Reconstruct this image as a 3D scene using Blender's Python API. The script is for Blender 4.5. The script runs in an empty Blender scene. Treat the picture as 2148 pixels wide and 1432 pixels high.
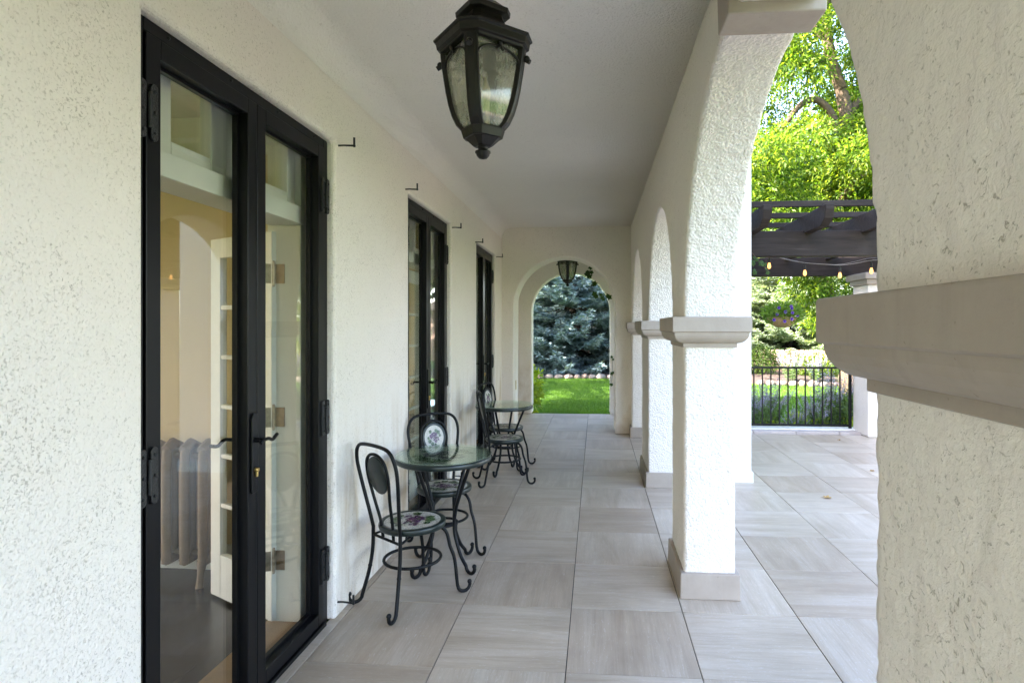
import bpy, bmesh, math, random
import numpy as np
from mathutils import Vector, Matrix, noise

random.seed(7)
RNG = np.random.default_rng(11)
PI = math.pi
R = math.radians
scene = bpy.context.scene
COL = scene.collection

# ------------------------------------------------------------------ camera
F_PX = 1227.36
cam_d = bpy.data.cameras.new("camera")
cam_d.sensor_width = 36.0
cam_d.sensor_fit = 'HORIZONTAL'
cam_d.lens = 36.0 * F_PX / 2148.0
cam_d.shift_x = -82.16 / 2148.0
cam_d.shift_y = -31.4 / 2148.0
cam_d.clip_start = 0.05
cam_d.clip_end = 600.0
cam = bpy.data.objects.new("camera", cam_d)
cam.location = (0.0, 0.0, 1.538)
cam.rotation_euler = (PI / 2, 0.0, 0.0763)
COL.objects.link(cam)
scene.camera = cam

# ------------------------------------------------------------------ light
SUN_ELEV = R(40.0)
SUN_DIR = Vector((-0.92 * math.cos(SUN_ELEV), -0.392 * math.cos(SUN_ELEV), math.sin(SUN_ELEV)))  # towards the sun
world = bpy.data.worlds.new("World")
scene.world = world
world.use_nodes = True
wn = world.node_tree.nodes
wl = world.node_tree.links
bg = wn["Background"]
sky = wn.new("ShaderNodeTexSky")
sky.sky_type = 'NISHITA'
sky.sun_disc = False
sky.sun_elevation = SUN_ELEV
sky.sun_rotation = math.atan2(SUN_DIR.x, SUN_DIR.y)
sky.air_density = 1.0
sky.dust_density = 1.6
wl.new(sky.outputs[0], bg.inputs[0])
bg.inputs[1].default_value = 0.15
sun_d = bpy.data.lights.new("sun", 'SUN')
sun_d.energy = 4.8
sun_d.angle = R(0.53)
sun_d.color = (1.0, 0.93, 0.82)
sun = bpy.data.objects.new("sun", sun_d)
sun.rotation_euler = SUN_DIR.to_track_quat('Z', 'Y').to_euler()
sun.location = (-20, -15, 25)
COL.objects.link(sun)

scene.view_settings.view_transform = 'Standard'
scene.view_settings.look = 'None'
scene.view_settings.gamma = 1.0
scene.view_settings.use_curve_mapping = False
scene.view_settings.exposure = 3.68
scene.view_settings.use_white_balance = True
scene.view_settings.white_balance_temperature = 6600
scene.view_settings.white_balance_tint = 17
scene.render.engine = 'CYCLES'
cy = scene.cycles
cy.use_denoising = True
cy.max_bounces = 12
cy.diffuse_bounces = 6
cy.glossy_bounces = 4
cy.transmission_bounces = 6
cy.transparent_max_bounces = 24
cy.sample_clamp_indirect = 8.0
cy.caustics_reflective = False
cy.caustics_refractive = False

# ------------------------------------------------------------------ material helpers
def new_mat(name):
    m = bpy.data.materials.new(name)
    m.use_nodes = True
    nt = m.node_tree
    p = nt.nodes["Principled BSDF"]
    return m, nt, p

def node(nt, kind, **kw):
    n = nt.nodes.new(kind)
    for k, v in kw.items():
        setattr(n, k, v)
    return n

def setin(n, **kw):
    for k, v in kw.items():
        n.inputs[k.replace('_', ' ')].default_value = v

def ramp(nt, fac, stops):
    r = nt.nodes.new("ShaderNodeValToRGB")
    while len(r.color_ramp.elements) < len(stops):
        r.color_ramp.elements.new(0.5)
    for e, (p, c) in zip(r.color_ramp.elements, stops):
        e.position = p
        e.color = c if len(c) == 4 else (*c, 1)
    nt.links.new(fac, r.inputs[0])
    return r.outputs[0]

def mixc(nt, fac, a, b, blend='MIX'):
    n = nt.nodes.new("ShaderNodeMix")
    n.data_type = 'RGBA'
    n.blend_type = blend
    for sock, v in ((n.inputs[0], fac), (n.inputs[6], a), (n.inputs[7], b)):
        if hasattr(v, 'links'):
            nt.links.new(v, sock)
        else:
            sock.default_value = v if not isinstance(v, tuple) or len(v) == 4 else (*v, 1)
    return n.outputs[2]

def math_n(nt, op, a, b=None):
    n = nt.nodes.new("ShaderNodeMath")
    n.operation = op
    for i, v in enumerate((a, b)):
        if v is None:
            continue
        if hasattr(v, 'links'):
            nt.links.new(v, n.inputs[i])
        else:
            n.inputs[i].default_value = v
    return n.outputs[0]

def coords(nt, scale=(1, 1, 1), kind='Object'):
    tc = nt.nodes.new("ShaderNodeTexCoord")
    mp = nt.nodes.new("ShaderNodeMapping")
    mp.inputs['Scale'].default_value = scale
    nt.links.new(tc.outputs[kind], mp.inputs[0])
    return mp.outputs[0]

def noise_t(nt, vec, scale, detail=3, rough=0.55, dist=0.0):
    n = nt.nodes.new("ShaderNodeTexNoise")
    n.inputs['Scale'].default_value = scale
    n.inputs['Detail'].default_value = detail
    n.inputs['Roughness'].default_value = rough
    n.inputs['Distortion'].default_value = dist
    nt.links.new(vec, n.inputs['Vector'])
    return n.outputs['Fac']

def voro_t(nt, vec, scale, feature='F1', out='Distance', rand=1.0):
    n = nt.nodes.new("ShaderNodeTexVoronoi")
    n.feature = feature
    n.inputs['Scale'].default_value = scale
    n.inputs['Randomness'].default_value = rand
    nt.links.new(vec, n.inputs['Vector'])
    return n.outputs[out]

def bump(nt, p, height, strength=0.5, dist=0.01, normal=None):
    b = nt.nodes.new("ShaderNodeBump")
    b.inputs['Strength'].default_value = strength
    b.inputs['Distance'].default_value = dist
    nt.links.new(height, b.inputs['Height'])
    if normal is not None:
        nt.links.new(normal, b.inputs['Normal'])
    if p is not None:
        nt.links.new(b.outputs[0], p.inputs['Normal'])
    return b.outputs[0]

def plain(name, col, rough=0.5, metal=0.0, spec=None, vary=0.0, bumpy=0.0, bscale=60):
    m, nt, p = new_mat(name)
    p.inputs['Base Color'].default_value = (*col, 1)
    p.inputs['Roughness'].default_value = rough
    p.inputs['Metallic'].default_value = metal
    if spec is not None:
        p.inputs['Specular IOR Level'].default_value = spec
    if vary or bumpy:
        v = coords(nt)
        n = noise_t(nt, v, bscale, 4)
        if vary:
            a = tuple(c * (1 - vary) for c in col)
            b = tuple(min(1, c * (1 + vary)) for c in col)
            nt.links.new(ramp(nt, n, [(0.3, a), (0.7, b)]), p.inputs['Base Color'])
            nt.links.new(ramp(nt, n, [(0.3, (rough * .85,) * 3), (0.75, (min(1, rough * 1.2),) * 3)]), p.inputs['Roughness'])
        if bumpy:
            bump(nt, p, n, bumpy, 0.004)
    return m

# dash stucco: raised blobs and pits, with dirt and shade painted dark into some pits
def stucco(name, col=(0.845, 0.778, 0.70), blob=34.0, strength=0.8, dirt_shade=0.6, dist=0.012, pits=1.0, low_brown=False, pt=0.60, vw=0.5):
    m, nt, p = new_mat(name)
    v = coords(nt)
    n1 = noise_t(nt, v, blob, 4, 0.6, 0.4)
    n2 = noise_t(nt, v, blob * 2.6, 3, 0.6)
    vo = voro_t(nt, v, blob * 1.1, 'SMOOTH_F1')
    h = math_n(nt, 'ADD', math_n(nt, 'MULTIPLY', n1, 1.0), math_n(nt, 'MULTIPLY', n2, 0.35))
    h = math_n(nt, 'SUBTRACT', h, math_n(nt, 'MULTIPLY', vo, vw))
    # pits
    patch = noise_t(nt, v, 2.6, 4, 0.6)
    np_ = math_n(nt, 'ADD', noise_t(nt, v, blob * 1.35, 3, 0.55, 0.9), math_n(nt, 'MULTIPLY', math_n(nt, 'SUBTRACT', patch, 0.5), 0.20))
    np_ = math_n(nt, 'MAXIMUM', np_, math_n(nt, 'SUBTRACT', noise_t(nt, v, blob * 0.62, 3, 0.6, 1.2), 0.055))
    trowel = noise_t(nt, coords(nt, (1, 1, 1.7)), 7.0, 4, 0.6, 0.8)
    h = math_n(nt, 'ADD', h, math_n(nt, 'MULTIPLY', trowel, 1.1))
    pit = ramp(nt, np_, [(pt, (0, 0, 0)), (pt + 0.09, (1, 1, 1))])
    h = math_n(nt, 'SUBTRACT', h, math_n(nt, 'MULTIPLY', pit, 0.45 * pits))
    bump(nt, p, h, strength, dist)
    big = noise_t(nt, v, 1.3, 3)
    base = mixc(nt, ramp(nt, big, [(0.35, (0, 0, 0)), (0.7, (1, 1, 1))]), tuple(c * 0.95 for c in col), col)
    amt = math_n(nt, 'MULTIPLY', pit, ramp(nt, noise_t(nt, v, 5.0, 3), [(0.3, (0.25 * dirt_shade,) * 3), (0.7, (dirt_shade,) * 3)]))
    c2 = mixc(nt, amt, base, (0.30, 0.25, 0.18))
    if low_brown:  # brown patches low on the wall, past the first door
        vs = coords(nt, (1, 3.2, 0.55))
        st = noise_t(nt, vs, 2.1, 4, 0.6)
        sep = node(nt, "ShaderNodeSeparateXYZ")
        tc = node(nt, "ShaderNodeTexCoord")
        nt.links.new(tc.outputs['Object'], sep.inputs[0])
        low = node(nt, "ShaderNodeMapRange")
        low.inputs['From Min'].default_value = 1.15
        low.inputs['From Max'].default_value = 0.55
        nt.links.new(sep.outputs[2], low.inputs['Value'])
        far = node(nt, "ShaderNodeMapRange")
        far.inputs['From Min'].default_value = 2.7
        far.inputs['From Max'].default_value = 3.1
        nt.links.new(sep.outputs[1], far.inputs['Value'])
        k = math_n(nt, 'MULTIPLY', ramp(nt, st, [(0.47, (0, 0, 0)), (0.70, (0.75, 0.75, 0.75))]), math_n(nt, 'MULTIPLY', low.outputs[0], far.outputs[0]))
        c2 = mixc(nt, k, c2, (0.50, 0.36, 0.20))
    nt.links.new(c2, p.inputs['Base Color'])
    p.inputs['Roughness'].default_value = 0.85
    return m

M = {}
M['stucco_wall'] = stucco('white_stucco_wall', blob=92, strength=0.7, dirt_shade=0.62, dist=0.006, pt=0.58, vw=0.5, low_brown=True)
M['stucco_pier'] = stucco('white_stucco_arcade', blob=74, strength=0.85, dirt_shade=0.6, dist=0.0085, pt=0.635, vw=1.0)
M['stucco_face'] = stucco('white_stucco_porch_face', blob=70, strength=0.5, dirt_shade=0.72, dist=0.007, pt=0.615, vw=0.25)
M['stucco_ceiling'] = stucco('white_stucco_ceiling', (0.87, 0.83, 0.765), blob=80, strength=0.8, dirt_shade=0.35, dist=0.008)
def trim_mat():
    m, nt, p = new_mat('taupe_trim_paint')
    v = coords(nt)
    a = noise_t(nt, v, 5.0, 5, 0.65)
    st = noise_t(nt, coords(nt, (9, 9, 0.9)), 2.2, 4, 0.6)
    sp = noise_t(nt, v, 75, 3, 0.6)
    c = ramp(nt, a, [(0.3, (0.335, 0.277, 0.225)), (0.55, (0.375, 0.313, 0.257)), (0.75, (0.40, 0.34, 0.285))])
    c = mixc(nt, ramp(nt, st, [(0.55, (0, 0, 0)), (0.8, (0.35, 0.35, 0.35))]), c, (0.25, 0.20, 0.155))
    c = mixc(nt, ramp(nt, sp, [(0.68, (0, 0, 0)), (0.76, (0.6, 0.6, 0.6))]), c, (0.17, 0.135, 0.10))
    nt.links.new(c, p.inputs['Base Color'])
    p.inputs['Roughness'].default_value = 0.62
    bump(nt, p, math_n(nt, 'ADD', a, math_n(nt, 'MULTIPLY', sp, 0.3)), 0.35, 0.006)
    return m
M['trim'] = trim_mat()
M['black_metal'] = plain('black_door_paint', (0.0035, 0.0035, 0.0042), 0.34, spec=0.22)
M['black_iron'] = plain('hammered_black_iron', (0.005, 0.005, 0.0055), 0.38, 0.0, bumpy=0.9, bscale=140)
M['chair_iron'] = plain('black_wrought_iron', (0.0045, 0.005, 0.0058), 0.45, 0.0, spec=0.22, vary=0.2, bumpy=0.15, bscale=60)
M['rim_green'] = plain('dark_green_rim', (0.009, 0.017, 0.015), 0.32, vary=0.2, bscale=50)
M['brass'] = plain('brass', (0.55, 0.38, 0.14), 0.3, 1.0)
M['steel'] = plain('old_nickel_hinge', (0.36, 0.30, 0.22), 0.35, 1.0, vary=0.2, bscale=50)
M['white_paint'] = plain('white_woodwork', (0.74, 0.73, 0.66), 0.4, vary=0.03, bscale=8)
M['room_wall'] = plain('ochre_room_wall', (0.66, 0.52, 0.30), 0.7, vary=0.03, bscale=3)
M['radiator'] = plain('grey_radiator_paint', (0.24, 0.175, 0.12), 0.6, spec=0.2, vary=0.08, bscale=30)
M['lantern'] = plain('bronze_lantern', (0.008, 0.0062, 0.0048), 0.4, 0.0, spec=0.3, vary=0.35, bumpy=0.2, bscale=45)
M['candle'] = plain('ivory_candle_sleeve', (0.75, 0.66, 0.48), 0.5)
M['beam'] = None
M['socket'] = plain('black_socket', (0.015, 0.015, 0.015), 0.5)
M['wire'] = plain('grey_cable', (0.25, 0.22, 0.2), 0.6)
M['coir'] = plain('coir_basket', (0.36, 0.24, 0.11), 0.95, vary=0.3, bumpy=0.9, bscale=90)
M['petal'] = plain('violet_petal', (0.20, 0.09, 0.50), 0.6, vary=0.25, bscale=30)
M['petal_dark'] = plain('dark_violet_throat', (0.06, 0.02, 0.16), 0.7)
M['grout'] = plain('dark_joint', (0.05, 0.046, 0.043), 0.95)
def stone_mat():
    m, nt, p = new_mat('pink_boulder')
    oi = node(nt, "ShaderNodeObjectInfo")
    n = noise_t(nt, coords(nt), 14, 4)
    c = ramp(nt, oi.outputs['Random'], [(0, (0.19, 0.135, 0.105)), (0.4, (0.26, 0.195, 0.16)), (0.7, (0.21, 0.185, 0.165)), (1, (0.30, 0.24, 0.19))])
    c = mixc(nt, 0.8, c, ramp(nt, n, [(0.3, (0.6, 0.6, 0.6)), (0.7, (1.2, 1.2, 1.2))]), 'MULTIPLY')
    nt.links.new(c, p.inputs['Base Color'])
    p.inputs['Roughness'].default_value = 0.85
    bump(nt, p, n, 0.5, 0.01)
    return m
M['stone'] = stone_mat()
M['mulch'] = plain('bark_mulch', (0.05, 0.033, 0.025), 0.95, vary=0.5, bumpy=1.0, bscale=40)
M['outlet'] = plain('almond_plate', (0.62, 0.50, 0.28), 0.4)
M['bark'] = plain('grey_brown_bark', (0.082, 0.055, 0.031), 0.9, vary=0.5, bumpy=1.0, bscale=16)
M['dark_bark'] = plain('spruce_bark', (0.035, 0.025, 0.02), 0.95, vary=0.4, bumpy=0.8, bscale=20)
M['fence'] = plain('cedar_fence', (0.44, 0.31, 0.22), 0.8, vary=0.2, bscale=7)
M['old_fence'] = plain('weathered_dark_fence', (0.10, 0.07, 0.055), 0.9, vary=0.3, bscale=6)
M['roof'] = plain('asphalt_shingle', (0.09, 0.08, 0.075), 0.9, vary=0.2, bscale=12)
M['cream'] = plain('cream_mosaic', (0.47, 0.44, 0.375), 0.28, vary=0.14, bscale=110)
M['grape'] = plain('grape_mosaic', (0.085, 0.022, 0.075), 0.28, vary=0.4, bscale=90)
M['leafmosaic'] = plain('leaf_mosaic', (0.05, 0.09, 0.025), 0.28, vary=0.55, bscale=60)
M['dead_leaf'] = plain('dry_leaf', (0.42, 0.26, 0.09), 0.8, vary=0.3, bscale=40)

def tile_mat():
    m, nt, p = new_mat('travertine_tile')
    tc = node(nt, "ShaderNodeTexCoord")
    oi = node(nt, "ShaderNodeObjectInfo")
    add = node(nt, "ShaderNodeVectorMath", operation='ADD')
    sc = node(nt, "ShaderNodeVectorMath", operation='SCALE')
    comb = node(nt, "ShaderNodeCombineXYZ")
    for i, k in enumerate((37.0, 91.0, 53.0)):
        nt.links.new(math_n(nt, 'MULTIPLY', oi.outputs['Random'], k), comb.inputs[i])
    nt.links.new(tc.outputs['Object'], add.inputs[0])
    nt.links.new(comb.outputs[0], add.inputs[1])
    def mapped(s):
        mp = node(nt, "ShaderNodeMapping")
        mp.inputs['Scale'].default_value = s
        nt.links.new(add.outputs[0], mp.inputs[0])
        return mp.outputs[0]
    broad = noise_t(nt, mapped((1.1, 8.5, 1)), 1.0, 4, 0.6, 0.7)
    fine = noise_t(nt, mapped((3.5, 95.0, 1)), 1.0, 6, 0.7, 0.5)
    speck = noise_t(nt, mapped((30, 120, 1)), 1.0, 4, 0.75, 1.0)
    c = ramp(nt, broad, [(0.22, (0.385, 0.30, 0.215)), (0.5, (0.475, 0.388, 0.295)), (0.75, (0.56, 0.483, 0.39))])
    c = mixc(nt, 0.55, c, ramp(nt, fine, [(0.25, (0.70, 0.68, 0.66)), (0.5, (1, 1, 1)), (0.78, (1.22, 1.22, 1.22))]), 'MULTIPLY')
    pale = math_n(nt, 'MULTIPLY', ramp(nt, speck, [(0.58, (0, 0, 0)), (0.66, (1, 1, 1))]), ramp(nt, broad, [(0.35, (0.15, 0.15, 0.15)), (0.7, (0.8, 0.8, 0.8))]))
    c = mixc(nt, pale, c, (0.66, 0.62, 0.57))
    c = mixc(nt, 1.0, c, ramp(nt, noise_t(nt, mapped((1.6, 1.6, 1)), 1.4, 5, 0.65), [(0.3, (0.86, 0.85, 0.84)), (0.6, (1.02, 1.02, 1.02))]), 'MULTIPLY')
    tone = ramp(nt, oi.outputs['Random'], [(0, (0.86, 0.82, 0.79)), (0.5, (0.97, 0.96, 0.95)), (1, (1.06, 1.06, 1.06))])
    c = mixc(nt, 1.0, c, tone, 'MULTIPLY')
    dust = noise_t(nt, coords(nt, (1, 1, 1), 'Generated'), 2.2, 4)
    nt.links.new(c, p.inputs['Base Color'])
    nt.links.new(ramp(nt, fine, [(0.3, (0.36,) * 3), (0.7, (0.5,) * 3)]), p.inputs['Roughness'])
    p.inputs['Specular IOR Level'].default_value = 0.55
    bump(nt, p, fine, 0.12, 0.002)
    return m
M['tile'] = tile_mat()
M['curb'] = plain('pinkish_curb_stone', (0.47, 0.40, 0.36), 0.5, vary=0.1, bscale=12)

def glass_mat(name, tint=(1, 1, 1), ior=1.52, rough=0.0, clear=1.0, milky=0.0):
    m = bpy.data.materials.new(name)
    m.use_nodes = True
    nt = m.node_tree
    nt.nodes.clear()
    out = node(nt, "ShaderNodeOutputMaterial")
    # Schlick reflectance from the unsigned angle, so both faces of a thin pane behave alike
    ge = node(nt, "ShaderNodeNewGeometry")
    dt = node(nt, "ShaderNodeVectorMath", operation='DOT_PRODUCT')
    nt.links.new(ge.outputs['Normal'], dt.inputs[0])
    nt.links.new(ge.outputs['Incoming'], dt.inputs[1])
    f0 = ((ior - 1) / (ior + 1)) ** 2
    om = math_n(nt, 'SUBTRACT', 1.0, math_n(nt, 'ABSOLUTE', dt.outputs['Value']))
    fres = math_n(nt, 'ADD', f0, math_n(nt, 'MULTIPLY', math_n(nt, 'POWER', om, 5.0), 1 - f0))
    tr = node(nt, "ShaderNodeBsdfTransparent")
    tr.inputs[0].default_value = (*[t * clear for t in tint], 1)
    gl = node(nt, "ShaderNodeBsdfGlossy")
    gl.inputs['Roughness'].default_value = rough
    gl.inputs['Color'].default_value = (0.95, 0.97, 0.96, 1)
    mx = node(nt, "ShaderNodeMixShader")
    nt.links.new(fres, mx.inputs[0])
    base = tr.outputs[0]
    if milky:
        v = coords(nt, (1, 1, 0.35))
        seeds = noise_t(nt, v, 120, 4, 0.7, 0.5)
        streak = noise_t(nt, coords(nt, (1, 1, 0.1)), 14, 3)
        k = math_n(nt, 'MULTIPLY', ramp(nt, seeds, [(0.35, (0.4,) * 3), (0.7, (1,) * 3)]), ramp(nt, streak, [(0.3, (milky * 0.6,) * 3), (0.7, (milky * 1.5,) * 3)]))
        df = node(nt, "ShaderNodeBsdfDiffuse")
        df.inputs[0].default_value = (0.58, 0.57, 0.52, 1)
        tl = node(nt, "ShaderNodeBsdfTranslucent")
        tl.inputs[0].default_value = (0.68, 0.67, 0.62, 1)
        m0 = node(nt, "ShaderNodeMixShader")
        m0.inputs[0].default_value = 0.55
        nt.links.new(df.outputs[0], m0.inputs[1])
        nt.links.new(tl.outputs[0], m0.inputs[2])
        m1 = node(nt, "ShaderNodeMixShader")
        nt.links.new(k, m1.inputs[0])
        nt.links.new(tr.outputs[0], m1.inputs[1])
        nt.links.new(m0.outputs[0], m1.inputs[2])
        base = m1.outputs[0]
    nt.links.new(base, mx.inputs[1])
    nt.links.new(gl.outputs[0], mx.inputs[2])
    nt.links.new(mx.outputs[0], out.inputs[0])
    return m
M['glass'] = glass_mat('clear_door_glass', (0.95, 0.97, 0.95), 1.72)
M['table_glass'] = glass_mat('green_table_glass', (0.86, 0.94, 0.90), 1.7)
M['lantern_glass'] = glass_mat('seeded_lantern_glass', (0.9, 0.9, 0.85), 1.5, 0.08, 1.0, 0.42)

def foliage(name, cols, translucent=0.45, rough=0.5, spec=0.3):
    m = bpy.data.materials.new(name)
    m.use_nodes = True
    nt = m.node_tree
    p = nt.nodes["Principled BSDF"]
    out = nt.nodes["Material Output"]
    g = node(nt, "ShaderNodeNewGeometry")
    n = len(cols)
    c = ramp(nt, g.outputs['Random Per Island'], [(i / max(1, n - 1), k) for i, k in enumerate(cols)])
    big = noise_t(nt, coords(nt), 0.9, 2)
    c = mixc(nt, 1.0, c, ramp(nt, big, [(0.3, (0.8, 0.82, 0.85)), (0.7, (1.15, 1.12, 1.0))]), 'MULTIPLY')
    nt.links.new(c, p.inputs['Base Color'])
    p.inputs['Roughness'].default_value = rough
    p.inputs['Specular IOR Level'].default_value = spec
    if translucent:
        t = node(nt, "ShaderNodeBsdfTranslucent")
        nt.links.new(mixc(nt, 1.0, c, (1.5, 1.5, 0.6), 'MULTIPLY'), t.inputs[0])
        mx = node(nt, "ShaderNodeMixShader")
        mx.inputs[0].default_value = translucent
        nt.links.new(p.outputs[0], mx.inputs[1])
        nt.links.new(t.outputs[0], mx.inputs[2])
        nt.links.new(mx.outputs[0], out.inputs[0])
    return m
M['ash_leaf'] = foliage('ash_leaves', [(0.025, 0.065, 0.008), (0.06, 0.125, 0.013), (0.095, 0.175, 0.016), (0.15, 0.22, 0.02), (0.22, 0.27, 0.03)], 0.58)
M['dark_leaf'] = foliage('dark_green_leaves', [(0.03, 0.06, 0.012), (0.05, 0.09, 0.018), (0.07, 0.12, 0.02)], 0.35)
M['lime_leaf'] = foliage('lime_green_leaves', [(0.16, 0.23, 0.02), (0.23, 0.31, 0.03), (0.30, 0.36, 0.05)], 0.5)
M['spruce'] = foliage('blue_spruce_needles', [(0.085, 0.14, 0.15), (0.125, 0.195, 0.215), (0.165, 0.245, 0.275), (0.20, 0.28, 0.315)], 0.1, 0.6)
M['spruce_sun_paint'] = foliage('sun_painted_spruce_needles', [(0.14, 0.20, 0.13), (0.24, 0.32, 0.22), (0.32, 0.38, 0.28)], 0.3, 0.6)  # paler copy of the needles, sun glare put into their colour
M['grass'] = foliage('lawn_grass', [(0.055, 0.13, 0.012), (0.08, 0.18, 0.018), (0.11, 0.215, 0.025)], 0.35)
M['sage_leaf'] = foliage('grey_green_stems', [(0.10, 0.17, 0.07), (0.17, 0.25, 0.13), (0.15, 0.26, 0.05)], 0.35)
M['sage_flower'] = foliage('lavender_flowers', [(0.24, 0.22, 0.40), (0.34, 0.31, 0.50), (0.42, 0.40, 0.56)], 0.3)
M['basket_leaf'] = foliage('petunia_leaves', [(0.10, 0.18, 0.03), (0.15, 0.25, 0.05), (0.20, 0.29, 0.08)], 0.5)
M['ivy'] = foliage('ivy_leaves', [(0.02, 0.05, 0.012), (0.04, 0.08, 0.018)], 0.25)

def wood_beam():
    m, nt, p = new_mat('dark_stained_beam')
    n = noise_t(nt, coords(nt, (0.6, 9, 9)), 3.0, 5, 0.65, 0.6)
    patch = noise_t(nt, coords(nt), 3.0, 3)
    c = ramp(nt, n, [(0.25, (0.012, 0.008, 0.0065)), (0.6, (0.030, 0.0215, 0.0175)), (0.8, (0.062, 0.048, 0.04))])
    c = mixc(nt, ramp(nt, patch, [(0.5, (0, 0, 0)), (0.75, (0.4, 0.4, 0.4))]), c, (0.055, 0.044, 0.038))
    nt.links.new(c, p.inputs['Base Color'])
    p.inputs['Roughness'].default_value = 0.7
    p.inputs['Specular IOR Level'].default_value = 0.2
    bump(nt, p, n, 0.4, 0.006)
    return m
M['beam'] = wood_beam()

def ground_mat():
    m, nt, p = new_mat('lawn_soil')
    v = coords(nt)
    n = noise_t(nt, v, 0.9, 4)
    f = noise_t(nt, v, 45, 4, 0.7)
    c = ramp(nt, n, [(0.3, (0.05, 0.115, 0.016)), (0.55, (0.07, 0.15, 0.02)), (0.75, (0.10, 0.17, 0.03))])
    c = mixc(nt, 0.6, c, ramp(nt, f, [(0.3, (0.55, 0.55, 0.5)), (0.7, (1.3, 1.3, 1.2))]), 'MULTIPLY')
    nt.links.new(c, p.inputs['Base Color'])
    p.inputs['Roughness'].default_value = 0.9
    bump(nt, p, f, 0.6, 0.03)
    return m
M['lawn'] = ground_mat()

def floor_wood():
    m, nt, p = new_mat('dark_room_floor')
    v = coords(nt)
    b_ = node(nt, "ShaderNodeTexBrick")  # seam lines painted in place of porch tile joints reflected in the glass
    b_.offset = 0.5
    b_.inputs['Scale'].default_value = 1.0
    b_.inputs['Brick Width'].default_value = 0.9
    b_.inputs['Row Height'].default_value = 0.45
    b_.inputs['Mortar Size'].default_value = 0.004
    b_.inputs['Color1'].default_value = (0.9, 0.9, 0.9, 1)
    b_.inputs['Color2'].default_value = (1.15, 1.1, 1.05, 1)
    b_.inputs['Mortar'].default_value = (0.2, 0.2, 0.2, 1)
    nt.links.new(v, b_.inputs[0])
    n = noise_t(nt, coords(nt, (9, 0.8, 1)), 2.0, 5, 0.6, 0.5)
    c = ramp(nt, n, [(0.3, (0.022, 0.016, 0.012)), (0.7, (0.05, 0.038, 0.028))])
    nt.links.new(mixc(nt, 1.0, c, b_.outputs[0], 'MULTIPLY'), p.inputs['Base Color'])
    p.inputs['Roughness'].default_value = 0.25
    return m
M['floor_wood'] = floor_wood()

def brick_mat():
    m, nt, p = new_mat('pale_pink_brick')
    mp = coords(nt, (1, 1, 1))
    sx = node(nt, "ShaderNodeSeparateXYZ")
    cb = node(nt, "ShaderNodeCombineXYZ")
    nt.links.new(mp, sx.inputs[0])
    nt.links.new(sx.outputs[0], cb.inputs[0])
    nt.links.new(sx.outputs[2], cb.inputs[1])
    b = node(nt, "ShaderNodeTexBrick")
    b.inputs['Color1'].default_value = (0.46, 0.29, 0.23, 1)
    b.inputs['Color2'].default_value = (0.40, 0.25, 0.20, 1)
    b.inputs['Mortar'].default_value = (0.5, 0.46, 0.42, 1)
    b.inputs['Scale'].default_value = 4.0
    b.inputs['Mortar Size'].default_value = 0.015
    nt.links.new(cb.outputs[0], b.inputs[0])
    nt.links.new(b.outputs[0], p.inputs['Base Color'])
    p.inputs['Roughness'].default_value = 0.85
    return m
M['brick'] = brick_mat()

def emit_mat(name, col, strength):
    m, nt, p = new_mat(name)
    p.inputs['Base Color'].default_value = (*col, 1)
    p.inputs['Emission Color'].default_value = (*col, 1)
    p.inputs['Emission Strength'].default_value = strength
    return m
M['bulb'] = emit_mat('glowing_bulb', (1.0, 0.42, 0.11), 0.26)
M['bulb_core'] = emit_mat('glowing_filament', (1.0, 0.62, 0.25), 0.5)

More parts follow.
